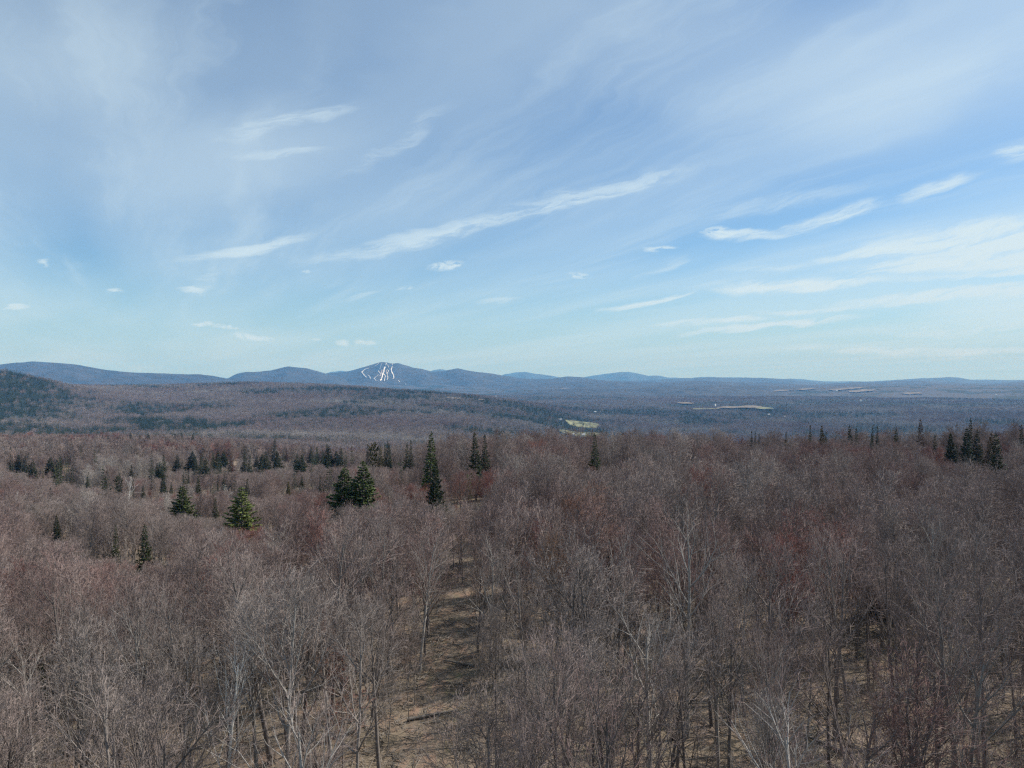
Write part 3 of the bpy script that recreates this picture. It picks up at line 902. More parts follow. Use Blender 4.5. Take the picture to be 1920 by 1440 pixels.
# ------------------------------------------------------------------ woods as one mass (geometry nodes)
def instancer(name, label, coll, n_protos, P, scl, tint, tilt=0.03):
    n = len(P)
    me = bpy.data.meshes.new(name)
    me.vertices.add(n); me.vertices.foreach_set('co', np.asarray(P, np.float32).ravel())
    def at(nm, ty, dom_vals, key='value'):
        a = me.attributes.new(nm, ty, 'POINT'); a.data.foreach_set(key, dom_vals)
    rot = np.column_stack([rng.normal(0, tilt, n), rng.normal(0, tilt, n), rng.uniform(0, 6.283, n)]).astype(np.float32)
    at('rot', 'FLOAT_VECTOR', rot.ravel(), 'vector')
    at('scl', 'FLOAT', np.asarray(scl, np.float32))
    at('tint', 'FLOAT', np.asarray(tint, np.float32))
    at('pick', 'INT', rng.integers(0, n_protos, n).astype(np.int32))
    o = obj(name, me)
    tag(o, label, None, None, 'stuff')
    ng = bpy.data.node_groups.new(name, 'GeometryNodeTree')
    ng.interface.new_socket('Geometry', in_out='INPUT', socket_type='NodeSocketGeometry')
    ng.interface.new_socket('Geometry', in_out='OUTPUT', socket_type='NodeSocketGeometry')
    gi = ng.nodes.new('NodeGroupInput'); go = ng.nodes.new('NodeGroupOutput')
    ip = ng.nodes.new('GeometryNodeInstanceOnPoints')
    ci = ng.nodes.new('GeometryNodeCollectionInfo')
    ci.inputs['Collection'].default_value = coll
    ci.inputs['Separate Children'].default_value = True
    ci.inputs['Reset Children'].default_value = True
    def na(nm, ty):
        a = ng.nodes.new('GeometryNodeInputNamedAttribute'); a.data_type = ty
        a.inputs['Name'].default_value = nm
        return a.outputs['Attribute']
    L_ = ng.links.new
    L_(gi.outputs[0], ip.inputs['Points'])
    L_(ci.outputs[0], ip.inputs['Instance'])
    ip.inputs['Pick Instance'].default_value = True
    L_(na('pick', 'INT'), ip.inputs['Instance Index'])
    L_(na('rot', 'FLOAT_VECTOR'), ip.inputs['Rotation'])
    L_(na('scl', 'FLOAT'), ip.inputs['Scale'])
    L_(ip.outputs[0], go.inputs[0])
    md = o.modifiers.new('scatter', 'NODES'); md.node_group = ng
    return o

def jitter_polar(r0, r1, a0, a1, spacing):
    """points with roughly the given spacing (function of r) in a ring sector"""
    P = []
    r = r0
    while r < r1:
        s = spacing(r)
        n = max(1, int(r * (a1 - a0) / s))
        a = a0 + (a1 - a0) * (np.arange(n) + rng.uniform(0, 1, n)) / n
        rr = r + rng.uniform(-.5, .5, n) * s
        P.append(np.column_stack([rr * np.sin(a), rr * np.cos(a)]))
        r += s
    return np.vstack(P)

# what is hidden behind nearer ground is left unplanted
_vaz = np.radians(np.linspace(-46, 46, 231))
_vr = np.geomspace(60, 9000, 260)
_A, _R = np.meshgrid(_vaz, _vr, indexing='ij')
_z = ground(_R * np.sin(_A), _R * np.cos(_A))
_e = (_z + 10 - CAM_H) / _R
_emax = np.maximum.accumulate(_e, axis=1)
_emax = np.concatenate([np.full((len(_vaz), 1), -9.0), _emax[:, :-1]], 1)
def seen(P, h=17, margin=8):
    az = np.arctan2(P[:, 0], P[:, 1]); r = np.hypot(P[:, 0], P[:, 1])
    ia = np.clip(np.rint((az - _vaz[0]) / (_vaz[-1] - _vaz[0]) * (len(_vaz) - 1)).astype(int), 0, len(_vaz) - 1)
    ir = np.clip(np.searchsorted(_vr, r) - 1, 0, len(_vr) - 1)
    e = (ground(P[:, 0], P[:, 1]) + h + margin - CAM_H) / r
    return e > _emax[ia, ir]

# fields, as ground ellipses cleared of trees:  px x, px y, half width px, depth half (m), material, label
def ray_ground(px, py, r0=400.0, r1=15000.0):
    u = (px - 960) / F
    ys = np.geomspace(r0, r1, 3000)
    g = ground(u * ys, ys) + canopy(u * ys, ys)
    s = CAM_H - (py - EYE) * ys / F
    k = np.argmax(g + 6 >= s) if np.any(g + 6 >= s) else len(ys) - 1
    return u * ys[k], ys[k]
FIELDS = [
 (1092, 795, 32, 150, M_grass, 'green pasture on the valley floor, upper of the two by the farm'),
 (1090, 813, 38, 120, M_grass, 'green pasture on the valley floor, lower of the two by the farm'),
 (1385, 764, 40, 45, M_stubble, 'long tan field on the valley floor right of the middle'),
 (1432, 766, 14, 40, M_grass, 'small dull field at the right end of the long tan one'),
 (1335, 735, 60, 90, M_stubble, 'long pale field on the low ridge right of the middle'),
 (1440, 735, 45, 90, M_stubble, 'pale field on the low ridge, right of the longest one'),
 (1285, 756, 14, 60, M_stubble, 'small pale field on the valley side'),
 (1325, 767, 24, 50, M_grass, 'green field edge beside the long tan field'),
 (1512, 730, 16, 110, M_stubble, 'small pale field high on the low ridge'),
 (1585, 729, 28, 110, M_stubble, 'pale field below the low blue hill'),
 (1615, 733, 22, 90, M_stubble, 'pale field with a barn beside it'),
 (1708, 737, 16, 70, M_stubble, 'small pale field at the right of the valley'),
 (990, 720.5, 20, 130, M_stubble, 'pale field on the lower slope right of the ski mountain'),
 (960, 723, 26, 120, M_stubble, 'pale wide field on the lower slope right of the ski mountain'),
 (1075, 729, 26, 120, M_stubble, 'tan field near the middle of the valley'),
 (1180, 728, 16, 120, M_stubble, 'small tan field right of the middle of the valley'),
 (292, 735, 9, 60, M_stubble, 'small pale clearing on the left ridge'),
 (852, 745, 14, 50, M_stubble, 'small tan clearing on the slope of the middle ridge'),
 (903, 748, 6, 40, M_stubble, 'tiny pale clearing on the slope of the middle ridge'),
]
FWORLD = []
for (px, py, hw, hd, mt, lab) in FIELDS:
    X, Y = ray_ground(px, py)
    if 4500 < Y < 8000: hd *= 1.5
    FWORLD.append((X, Y, hw / F * Y, hd, mt, lab))
def in_field(P, grow_=1.1):
    m = np.zeros(len(P), bool)
    for X, Y, a, b, *_ in FWORLD:
        m |= ((P[:, 0] - X) / (a * grow_)) ** 2 + ((P[:, 1] - Y - (b * -.25)) / (b * 1.5)) ** 2 < 1
    return m
for X, Y, a, b, mt, lab in FWORLD:
    nr, na = 7, 40
    V = [(X, Y, 0)]; f = []
    seed = int(abs(X)) % 97
    for i in range(1, nr):
        for k in range(na):
            t = 2 * math.pi * k / na
            w = 1 + .45 * float(fbm(math.cos(t) * 2 + seed, math.sin(t) * 2, 1.3, 5, 2))
            V.append((X + a * w * i / (nr - 1) * math.copysign(abs(math.cos(t)) ** .7, math.cos(t)), Y + b * w * i / (nr - 1) * math.copysign(abs(math.sin(t)) ** .7, math.sin(t)), 0))
    V = np.array(V)
    V[:, 2] = ground(V[:, 0], V[:, 1]) + canopy(V[:, 0], V[:, 1]) + np.where(Y > 4500, 9, 3.0)
    for k in range(na):
        f.append((0, 1 + k, 1 + (k + 1) % na, 1 + (k + 1) % na))
    q = [(1 + (i - 1) * na + k, 1 + i * na + k, 1 + i * na + (k + 1) % na, 1 + (i - 1) * na + (k + 1) % na) for i in range(1, nr - 1) for k in range(na)]
    me = bpy.data.meshes.new('field')
    me.from_pydata([tuple(v) for v in V], [], [x[:3] for x in f] + q)
    me.materials.append(mt)
    tag(obj('field', me), lab, None, None, 'structure')

# ------------------------------------------------------------------ single conifers seen in the photograph
# (px x, px y of the top, distance hint, height, kind, tint, width factor)
near_row = [33, 46, 60, 93, 107, 113, 300, 307, 331, 359, 366, 375, 385, 400, 409, 419, 433, 457, 460, 467, 480, 492, 499, 510, 521, 537, 555, 564, 582, 594, 607, 614, 618, 631, 638]
near_y = [853, 855, 862, 857, 862, 855, 865, 853, 852, 846, 856, 856, 858, 848, 845, 847, 855, 848, 836, 855, 853, 850, 846, 836, 846, 840, 850, 853, 838, 838, 847, 832, 836, 846, 840]
far_row = [2, 18, 28, 52, 137, 145, 162, 178, 191, 201, 207, 218, 223, 231, 238, 245, 253, 261, 277, 286, 310, 317, 328, 341, 362, 375, 514]
far_y = [833, 838, 836, 838, 823, 826, 820, 817, 815, 817, 821, 820, 816, 822, 820, 811, 818, 815, 813, 823, 820, 823, 813, 812, 815, 822, 813]
CONS = []
for i, (x, y) in enumerate(zip(near_row, near_y)):
    k = ('spruce', 'spire', 'spruce2', 'broad2', 'spruce', 'spire')[(i * 5) % 6]
    CONS.append((x, y, 470, 13 + (i * 7 % 5), k, 1.0 if x in (433, 537) else .1 + .05 * (i % 4), 1.6, 'near'))
for i, (x, y) in enumerate(zip(far_row, far_y)):
    CONS.append((x, y, 640, 14 + (i * 3 % 4), ('spruce', 'spruce2', 'spire')[i % 3], .15, 1.6, 'far'))
SPEC = [
 (340, 912, 150, 15, 'broad', .66, 1.6, 'yellow green broad fir standing in the red tinged wood at left'),
 (450, 912, 150, 16, 'broad2', .70, 1.65, 'yellow green fir with bare white lower stem, right of the other at left'),
 (403, 932, 165, 11, 'spruce2', .35, 1.0, 'small dark spruce between the two yellow green firs'),
 (105, 966, 180, 12, 'spruce', .2, 1.0, 'lone dark spruce near the left edge of the wood'),
 (215, 985, 160, 12, 'spire', .35, 1.0, 'thin greyish spruce between two dark ones at lower left'),
 (272, 983, 140, 13, 'spruce', .3, 1.0, 'dark spruce with bushy skirt, lowest of the spruces at left'),
 (163, 891, 300, 12, 'spruce', .15, 1.0, 'narrow dark spruce left of the bare white snag'),
 (197, 892, 310, 11, 'spruce2', .2, 1.0, 'dark spruce just above the bare white snag at left'),
 (222, 895, 320, 13, 'pine', .45, .8, 'dull green pine between white snags at left'),
 (245, 871, 360, 13, 'spruce2', .1, 1.0, 'dark spruce with thin spire standing alone at left'),
 (267, 910, 250, 11, 'spruce', .2, 1.0, 'small dark spruce below the lone spire at left'),
 (294, 868, 340, 14, 'broad2', .2, .8, 'leaning dark clump spruce left of the near row'),
 (305, 886, 260, 14, 'spruce', .15, 1.0, 'tall dark spruce left of the yellow green fir'),
 (320, 903, 240, 10, 'spruce2', .3, 1.0, 'small spruce tucked above the yellow green fir'),
 (344, 884, 300, 11, 'spire', .1, 1.0, 'slim dark spruce, left of a close pair behind the fir'),
 (353, 883, 300, 11, 'spire', .15, 1.0, 'slim dark spruce, right of a close pair behind the fir'),
 (371, 891, 220, 15, 'spruce', .3, 1.0, 'grey green spruce right behind the yellow green fir'),
 (408, 901, 240, 9, 'spire', .1, 1.0, 'short thin spruce in the gap between the firs'),
 (418, 897, 245, 10, 'spruce', .1, 1.1, 'short dark spruce with pointed top in the gap between the firs'),
 (462, 897, 190, 13, 'spruce2', .15, 1.0, 'dark spruce close behind the right yellow green fir'),
 (540, 902, 200, 9, 'broad', .9, .7, 'small rusty spruce right of the firs'),
 (565, 892, 230, 9, 'spruce', .3, 1.0, 'small dark spruce right of the rusty one'),
 (600, 892, 190, 11, 'spire', .3, .9, 'thin grey spruce left of the pair of big firs'),
 (80, 880, 300, 10, 'spire', .9, 1.0, 'thin rusty spruce at the left edge'),
 (142, 846, 450, 11, 'spire', .9, 1.0, 'thin rusty spire between two clumps at left'),
 (125, 895, 280, 7, 'spire', .2, 1.0, 'tiny dark spruce at the left edge'),
 (258, 843, 480, 8, 'spruce', .1, 1.0, 'small dark spruce between the two far rows at left'),
 (643, 876, 150, 16, 'broad', .55, 1.5, 'big green fir, left of the pair left of the trail'),
 (678, 864, 160, 17, 'broad2', .5, 1.6, 'big dark green fir, right of the pair left of the trail'),
 (688, 833, 360, 11, 'spire', .1, 1.0, 'small dark spruce at the far left of the middle skyline group'),
 (699, 834, 350, 9, 'pine', .85, .7, 'small rusty pine in the middle skyline group'),
 (714, 836, 340, 9, 'spruce', .9, 1.0, 'small rusty spruce in the middle skyline group'),
 (723, 833, 340, 9, 'spire', .1, 1.0, 'thin dark spruce left of the tallest in the middle group'),
 (728, 828, 340, 11, 'spire', .1, 1.2, 'slim tall spruce of the middle skyline group'),
 (732, 834, 340, 10, 'spire', .1, 1.0, 'slim spruce at the right end of the middle skyline group'),
 (753, 868, 200, 12, 'sparse', .6, .9, 'ragged green spruce left of the tall spruce pair'),
 (761, 830, 250, 15, 'spruce2', .25, 1.0, 'dark ragged spruce left of the tallest spruce'),
 (769, 825, 260, 15, 'spire', .1, 1.0, 'narrow dark spruce behind the ragged one'),
 (805, 809, 165, 21, 'spruce', .55, .95, 'tallest grey green spruce left of the centre of the photo'),
 (815, 865, 135, 16, 'broad', .3, .75, 'dark green spruce in front of the tallest one'),
 (882, 889, 150, 11, 'sparse', .72, .7, 'small yellow green young pine top right of the tall spruces'),
 (893, 811, 190, 19, 'spruce', .2, 1.0, 'tall ragged dark spruce, left of two at the centre'),
 (911, 814, 195, 18, 'spruce2', .2, .9, 'tall ragged dark spruce, right of two at the centre'),
 (1118, 812, 210, 18, 'spruce2', .4, 1.0, 'green spruce top below the valley pastures'),
 (1409, 808, 240, 17, 'spire', .1, .8, 'thin dark spruce tip, first of three close together on the right'),
 (1414, 809, 240, 17, 'spire', .1, .7, 'thin dark spruce tip, second of three close together on the right'),
 (1422, 812, 240, 16, 'spire', .1, .8, 'thin dark spruce tip, third of three close together on the right'),
 (1472, 808, 230, 17, 'spire', .95, .9, 'thin rusty spruce tip on the plateau edge'),
 (1519, 797, 220, 18, 'spire', .15, .8, 'narrow tall spruce left of the broad rusty one'),
 (1544, 797, 220, 18, 'broad2', .93, .6, 'broad rusty spruce crown on the plateau edge'),
 (1551, 808, 215, 16, 'spire', .1, .8, 'slim dark spruce beside the broad rusty crown'),
 (1596, 797, 210, 19, 'spruce', .1, .75, 'dark spruce with wide skirt and long spire'),
 (1608, 802, 215, 18, 'spruce2', .2, .8, 'grey green spruce just right of the long spired one'),
 (1635, 800, 240, 18, 'spire', .1, .7, 'slim spruce tip, left of two near the right skyline'),
 (1643, 799, 240, 18, 'spire', .12, .8, 'slim spruce tip, right of two near the right skyline'),
 (1633, 815, 180, 16, 'spire', .2, 1.0, 'dull spruce standing in front of the two slim tips'),
 (1678, 804, 220, 18, 'spruce', .3, .8, 'faint grey green spruce left of the dark red one'),
 (1727, 785, 200, 20, 'spruce', .97, .8, 'dark red spruce standing highest on the right skyline'),
 (1756, 815, 190, 16, 'spruce2', .1, .9, 'slim dark spruce right of the dark red one'),
 (1785, 812, 185, 17, 'broad', .15, .75, 'full dark spruce third from the right clump'),
 (1797, 832, 180, 14, 'spire', .1, .8, 'slim dark spruce tucked beside the full one'),
 (1815, 802, 180, 19, 'broad2', .12, .8, 'full dark spruce under the sparse pine top'),
 (1830, 805, 175, 18, 'spruce', .1, 1.0, 'dark spruce overlapping the full one at right'),
 (1839, 831, 165, 14, 'spire', .15, 1.0, 'short dark spruce below the right skyline'),
 (1816, 784, 195, 22, 'spire', .1, .7, 'thinnest and tallest spire above the dark spruce clump at right'),
 (1857, 810, 165, 18, 'spruce', .95, 1.0, 'rusty topped spruce beside the largest dark one at right'),
 (1871, 812, 160, 19, 'spruce', .2, 1.0, 'largest dark spruce at the right, long skirts'),
 (1919, 796, 170, 20, 'spire', .1, .9, 'dark spruce cut by the right edge of the photo'),
 (1190, 905, 110, 9, 'broad2', .15, .9, 'dark understorey fir right of the red maple'),
 (1142, 1040, 85, 8, 'broad', .25, .9, 'dark understorey fir right of the orange budded tree'),
 (1325, 1085, 80, 8, 'broad2', .15, .9, 'dark understorey fir low in the wood right of the trail'),
 (1645, 1030, 85, 9, 'broad', .2, .8, 'dim understorey fir in the wood at right'),
 
 
 (530, 1040, 110, 8, 'broad2', .3, .8, 'dark fir hidden among bare crowns left of the trail'),
 (70, 1210, 60, 6, 'broad', .4, .8, 'dim green fir under bare trees at lower left'),
 (350, 1240, 62, 5, 'broad2', .5, .8, 'green understorey fir left of the white birch'),
]
for s in SPEC: CONS.append(s)

ORD = ['first', 'second', 'third', 'fourth', 'fifth', 'sixth', 'seventh', 'eighth', 'ninth', 'tenth', 'eleventh', 'twelfth', 'thirteenth', 'fourteenth', 'fifteenth',
       'sixteenth', 'seventeenth', 'eighteenth', 'nineteenth', 'twentieth', 'twenty-first', 'twenty-second', 'twenty-third', 'twenty-fourth', 'twenty-fifth', 'twenty-sixth',
       'twenty-seventh', 'twenty-eighth', 'twenty-ninth', 'thirtieth', 'thirty-first', 'thirty-second', 'thirty-third', 'thirty-fourth', 'thirty-fifth', 'thirty-sixth']
BASE = {}
def plant(kind, name, meshes, H0, x, y, h, wf, tint, label, cat, group, rz, tilt=(0, 0), bark=None):
    """a tree: an Empty at its foot that parents trunk and crown; repeats are copies of the first"""
    tr, cr = meshes
    if kind not in BASE:
        e = bpy.data.objects.new(name, None); C.objects.link(e)
        t_ = obj('trunk', tr, e); c_ = obj('crown', cr, e)
        BASE[kind] = e; o = e
        kids = [t_, c_]
    else:
        b = BASE[kind]
        o = b.copy(); C.objects.link(o)
        kids = []
        for ch in b.children:
            c = ch.copy(); C.objects.link(c); c.parent = o; kids.append(c)
    s = h / H0
    o.location = (x, y, float(ground(x, y)) - 0.1)
    o.scale = (s * wf, s * wf, s)
    o.rotation_euler = (tilt[0], tilt[1], rz)
    o['label'] = label; o['category'] = cat; o['group'] = group
    for c in kids: c['tint'] = float(tint)
    if cat in ('tree', 'maple tree'):
        for c in kids:
            if c.name.startswith('trunk'): c['tint'] = float(bark if bark is not None else min(1.0, tint + .25))
    return o

taken = []
n_near = n_far = 0
SIGHT = []
def s_kind(lab, grp): return 'near' if 'nearer row' in grp else 'far' if 'farther row' in grp else ''
cn = 0
for (x, y, hint, h, kind, tint, wf, lab) in CONS:
    u = (x - 960) / F
    ds = np.geomspace(hint * .72, hint * 1.4, 120)
    need = CAM_H - (y - EYE) * ds / F - ground(u * ds, ds)
    k = int(np.argmin(np.abs(need - h) + 0.02 * np.abs(ds - hint) / hint * h))
    D = ds[k]; hh = float(np.clip(need[k], 2, 24))
    if lab == 'near':
        col = 'rusty' if tint > .9 else 'dark'
        lab = '%s spruce, %s from the left in the nearer spruce row left of centre' % (col, ORD[n_near]); n_near += 1
        grp = 'spruces in the nearer row'
    elif lab == 'far':
        lab = 'dark spruce, %s from the left in the farther spruce row at left' % ORD[n_far]; n_far += 1
        grp = 'spruces in the farther row'
    else:
        grp = 'conifers standing among the bare hardwoods'
    m = CON[kind]
    nm = {'pine': 'pine_tree', 'sparse': 'pine_tree', 'broad': 'fir_tree', 'broad2': 'fir_tree'}.get(kind, 'spruce_tree')
    plant('con_' + kind, nm, m[:2], m[2], u * D, D, hh, wf, tint, lab, nm.split('_')[0] + ' tree', grp, cn * 2.399, (0.02 * math.sin(cn * 3.1), 0.02 * math.cos(cn * 1.7)))
    taken.append((u * D, D)); cn += 1
    vis = {'near': 32, 'far': 15}.get(s_kind(lab, grp), None) or F * hh * (.26 if x > 1380 and x not in (1785, 1815, 1871) else .45 if x == 1871 else .55) / D
    if hint > 115: SIGHT.append((u, D, y + min(vis, F * hh * .8 / D), 2.6 * wf / D + .004))
taken_np = np.array(taken)

# ------------------------------------------------------------------ single bare trees near the camera
def at_px(x, y, D, h=None):
    """place on the bearing of picture column x at depth D; the height that brings the top to row y"""
    X = (x - 960) / F * D
    z = CAM_H - (y - EYE) * D / F
    return X, D, z - float(ground(X, D))
FEAT = [   # px x, px y top, depth, proto, tint, width factor, label, category
 (425, 1165, 50, 'birch', .0, .85, 'slender white birch with forked stems near the bottom at left', 'birch tree'),
 (190, 925, 215, 'snag', .0, 1.3, 'bare white snag with zigzag limbs among the spruces at left', 'dead tree'),
 (237, 890, 270, 'snag', .0, 1.0, 'smaller bare white snag right of the zigzag one', 'dead tree'),
 (40, 915, 230, 'snag', .0, 1.0, 'pale bare snag near the left edge', 'dead tree'),
 (415, 905, 240, 'snag', .2, 1.0, 'leaning bare snag between the yellow green firs', 'dead tree'),
 (1075, 912, 88, 'h1', .93, 1.25, 'bare maple with deep red buds right of the trail', 'maple tree'),
 (1030, 970, 84, 'h3', .86, .85, 'bare maple with reddish buds left of the deep red one', 'maple tree'),
 (1040, 1000, 74, 'h0', .98, .8, 'bare tree with orange buds in front of the red maple', 'maple tree'),
 (1550, 950, 78, 'h5', .89, 1.0, 'bare maple with red buds in the wood at right', 'maple tree'),
 (1500, 985, 72, 'h4', .87, .9, 'smaller bare maple with red buds left of the other at right', 'maple tree'),
 (410, 1000, 120, 'h1', .88, 1.1, 'bare maple with crimson buds below the right yellow green fir', 'maple tree'),
 (345, 1010, 128, 'h3', .84, 1.1, 'bare maple with reddish buds below the left yellow green fir', 'maple tree'),
 (545, 1080, 80, 'h0', .86, .8, 'bare tree with rusty buds left of the trail', 'maple tree'),
 (610, 1120, 62, 'h4', .92, .7, 'slender bare tree with rusty orange twigs left of the trail', 'maple tree'),
 (640, 1180, 55, 's0', .9, 1.2, 'brown twiggy sapling left of the trail near the bottom', 'sapling'),
 (505, 985, 100, 'h5', .08, 1.1, 'pale grey spreading bare tree left of centre', 'maple tree'),
 (700, 935, 105, 'h3', .2, 1.2, 'wide pale grey bare crown left of the trail', 'maple tree'),
 (800, 1000, 92, 'h1', .22, 1.1, 'pale grey bare crown beside the far end of the trail', 'maple tree'),
 (1440, 1290, 40, 'h2', .12, .8, 'near bare tree with white sunlit limbs at lower right', 'maple tree'),
 (1230, 1160, 52, 'h5', .10, .8, 'near bare tree with pale limbs right of the trail', 'maple tree'),
 (990, 1230, 46, 'h4', .05, .7, 'pale stemmed bare tree right of the trail at the bottom', 'maple tree'),
 (1840, 1080, 58, 'h3', .10, .9, 'pale limbed bare tree near the right edge', 'maple tree'),
 (1690, 1010, 66, 'h0', .45, .9, 'dark upright bare tree in the wood at right', 'maple tree'),
 (1560, 1120, 56, 'h5', .40, .9, 'dark forked bare tree in front of the red budded ones', 'maple tree'),
 (1390, 940, 95, 'h2', .45, 1.2, 'dark stemmed bare tree on the plateau right of centre', 'maple tree'),
 (985, 810, 245, 'h1', .0, 1.3, 'pale bushy bare crown on the plateau edge at centre', 'maple tree'),
]
pr = {'h%d' % i: HARD[i] for i in range(8)}
pr.update({'s0': SAPL[0], 's1': SAPL[1], 'birch': BIRCH, 'snag': SNAG})
random.seed(11)
placed = []
for (x, y, D, k, tint, wf, lab, cat) in FEAT:
    X, D, h = at_px(x, y, D)
    h = max(min(h, 23), 6)
    if abs(X - TRAIL_X) < 3.0 and D < 110: X = TRAIL_X + math.copysign(3.4, X - TRAIL_X)
    m = pr[k]
    nm = {'birch tree': 'birch_tree', 'dead tree': 'dead_tree', 'sapling': 'sapling'}.get(cat, 'maple_tree')
    plant(nm + k, nm, m[:2], m[2], X, D, h, wf, tint, lab, cat, 'single bare trees that stand out', random.uniform(0, 6.28), (random.gauss(0, .02), random.gauss(0, .02)))
    placed.append((X, D))

def limit(px_, py_, H):
    """younger, lower trees stand in front of the conifers: the tallest top allowed at a place"""
    px_ = np.asarray(px_, float); py_ = np.asarray(py_, float)
    g = ground(px_, py_)
    top = np.full(px_.shape, 99.0)
    u = px_ / np.maximum(py_, 1)
    for (cu, cd_, yb, wu) in SIGHT:
        m = (np.abs(u - cu) < wu + 3.3 / np.maximum(py_, 1)) & (py_ < cd_ + 2) & (py_ > .35 * cd_)
        top = np.where(m, np.minimum(top, CAM_H - (yb - EYE) * py_ / F - g), top)
    return np.minimum(H, top)

# fill the near wood by dart throwing
def darts(n, dmin, test, box, pts):
    out = []
    cell = {}
    def key(p): return (int(p[0] // dmin), int(p[1] // dmin))
    for p in pts: cell.setdefault(key(p), []).append(p)
    for _ in range(n * 60):
        if len(out) >= n: break
        p = (random.uniform(*box[0]), random.uniform(*box[1]))
        if not test(p): continue
        k = key(p)
        if any((q[0] - p[0]) ** 2 + (q[1] - p[1]) ** 2 < dmin * dmin for a in (-1, 0, 1) for b in (-1, 0, 1) for q in cell.get((k[0] + a, k[1] + b), ())): continue
        out.append(p); cell.setdefault(k, []).append(p)
    return out
IND_R = 78.0
def open_strip(x, y):
    """the cleared corridor of the trail, with the gap in the wood this side of it"""
    x = np.asarray(x, float); y = np.asarray(y, float)
    a = (x > TRAIL_X - np.where(y < 62, 2.8, 2.3)) & (x < TRAIL_X + np.where(y < 78, 3.6, 3.0)) & (y < 110)
    b = (y > 14) & (y < 62) & (x > -.150 * y - 1.2) & (x < -.055 * y + .6)
    return a | b
def near_ok(p):
    return 24 < p[1] < IND_R and abs(p[0]) < p[1] * 0.78 + 2 and not open_strip(p[0], p[1]) and not (p[1] < 52 and abs(p[0] / p[1] + .402) < .035 + 1.6 / p[1])
near = darts(299, 3.3, near_ok, ((-80, 80), (24, IND_R)), placed + taken)
def tint_at(x, y):
    n = fbm(x, y, 26, 61, 3) * 1.5 + fbm(x, y, 300, 67, 3) * 0.9
    side = 0.05 * sstep(-30, 30, x)
    return np.clip(0.40 + side + n * 0.55 + rng.normal(0, .10, np.shape(x)), 0.20, .80)
zones = [(-1e9, -.48, 'by the left edge'), (-.48, -.24, 'well left of the trail'), (-.24, None, 'just left of the trail'), (None, .14, 'just right of the trail'), (.14, .36, 'right of centre'), (.36, 1e9, 'by the right edge')]
def zone(p):
    u = p[0] / p[1]
    if p[0] < TRAIL_X: return 0 if u < -.48 else 1 if u < -.27 else 2
    return 3 if u < .12 else 4 if u < .38 else 5
ZN = ['by the left edge', 'well left of the trail', 'just left of the trail', 'just right of the trail', 'between trail and right edge', 'by the right edge']
RK = ['front rank', 'second rank', 'third rank', 'fourth rank', 'fifth rank', 'sixth rank', 'seventh rank', 'eighth rank']
ranks = {}
for p in near: ranks.setdefault((zone(p), min(int((p[1] - 24) / 7.01), 7)), []).append(p)
gi = 0
for (zn, rk), ps in sorted(ranks.items()):
    ps.sort(key=lambda p: p[0] / p[1])
    for i, p in enumerate(ps):
        gi += 1
        t_ = float(tint_at(p[0], p[1]))
        small = random.random() < .18
        k = random.choice(['s0', 's1']) if small else 'h%d' % (random.choice((0, 1, 2, 3, 4, 5, 6, 7, 6, 7, 6)) if p[0] < 0 else random.choice((0, 3, 5, 6, 7, 6, 7, 6, 7)))
        m = pr[k]
        h = random.uniform(8, 12.5) if small else random.gauss(16.3, 2.1) * (0.92 if rk < 2 else 1)
        h = max(min(h, 21, float(limit(p[0], p[1], 30.0))), 6)
        col = 'pale grey' if t_ < .2 else 'grey' if t_ < .38 else 'grey brown' if t_ < .55 else 'mauve brown' if t_ < .75 else 'reddish'
        typ = 'slim bare sapling' if small else 'bare hardwood'
        lab = '%s %s, %s from left in the %s %s' % (col, typ, ORD[i], RK[rk], ZN[zn])
        lab = lab.replace('slim bare sapling', 'sapling').replace(' brown sapling', ' sapling')
        lean = 0.05 if abs(p[0] - TRAIL_X) < 6 else random.gauss(0, .035)
        tilt_y = (lean if p[0] < TRAIL_X else -lean) + random.gauss(0, .03)
        rz = random.uniform(0, 6.28)
        # lean is a world-space tilt about Y applied after the spin
        o = plant('near' + k, 'sapling' if small else 'hardwood_tree', m[:2], m[2], p[0], p[1], h, random.uniform(.72, 1.05), t_, lab,
                  'sapling' if small else 'tree', 'bare hardwoods of the near wood', rz, (random.gauss(0, .03), tilt_y), bark=random.choice((.15, .45, .9, 1.0)) if p[0] > 0 else random.choice((.15, .45, .7, 1.0)))

# the rest of the near woods, as one mass
allp = np.array(near + placed + taken)
def away(P, Q, d):
    ok = np.ones(len(P), bool)
    for i in range(0, len(P), 4000):
        dd = ((P[i:i + 4000, None, :] - Q[None]) ** 2).sum(-1).min(1)
        ok[i:i + 4000] = dd > d * d
    return ok
Pa = jitter_polar(6, 150, -math.pi, math.pi, lambda r: 4.2)
inside = (Pa[:, 1] > 24) & (Pa[:, 1] < IND_R) & (np.abs(Pa[:, 0]) < Pa[:, 1] * 0.78 + 2)
Pa = Pa[~inside & (np.hypot(Pa[:, 0], Pa[:, 1]) > 14) & ~open_strip(Pa[:, 0], Pa[:, 1])]
Pb = jitter_polar(150, 540, math.radians(-45), math.radians(48), lambda r: 4.0 + r * .0006)
Pb = Pb[seen(Pb, 17, 10)]
P = np.vstack([Pa, Pb])
P = P[away(P, allp, 2.6)]
Z = ground(P[:, 0], P[:, 1]) - .1
rP = np.hypot(P[:, 0], P[:, 1])
scl = np.clip(rng.normal(.90, .13, len(P)), .55, 1.2) * (1 - .06 * sstep(120, 220, np.hypot(P[:, 0], P[:, 1])))
lim_ = limit(P[:, 0], P[:, 1], 40.0) / 17.0
keep = np.ones(len(P), bool); lim_ = np.maximum(lim_, .33)
P, Z, rP, scl, lim_ = P[keep], Z[keep], rP[keep], scl[keep], lim_[keep]
scl = np.minimum(scl, lim_)
tt = tint_at(P[:, 0], P[:, 1])
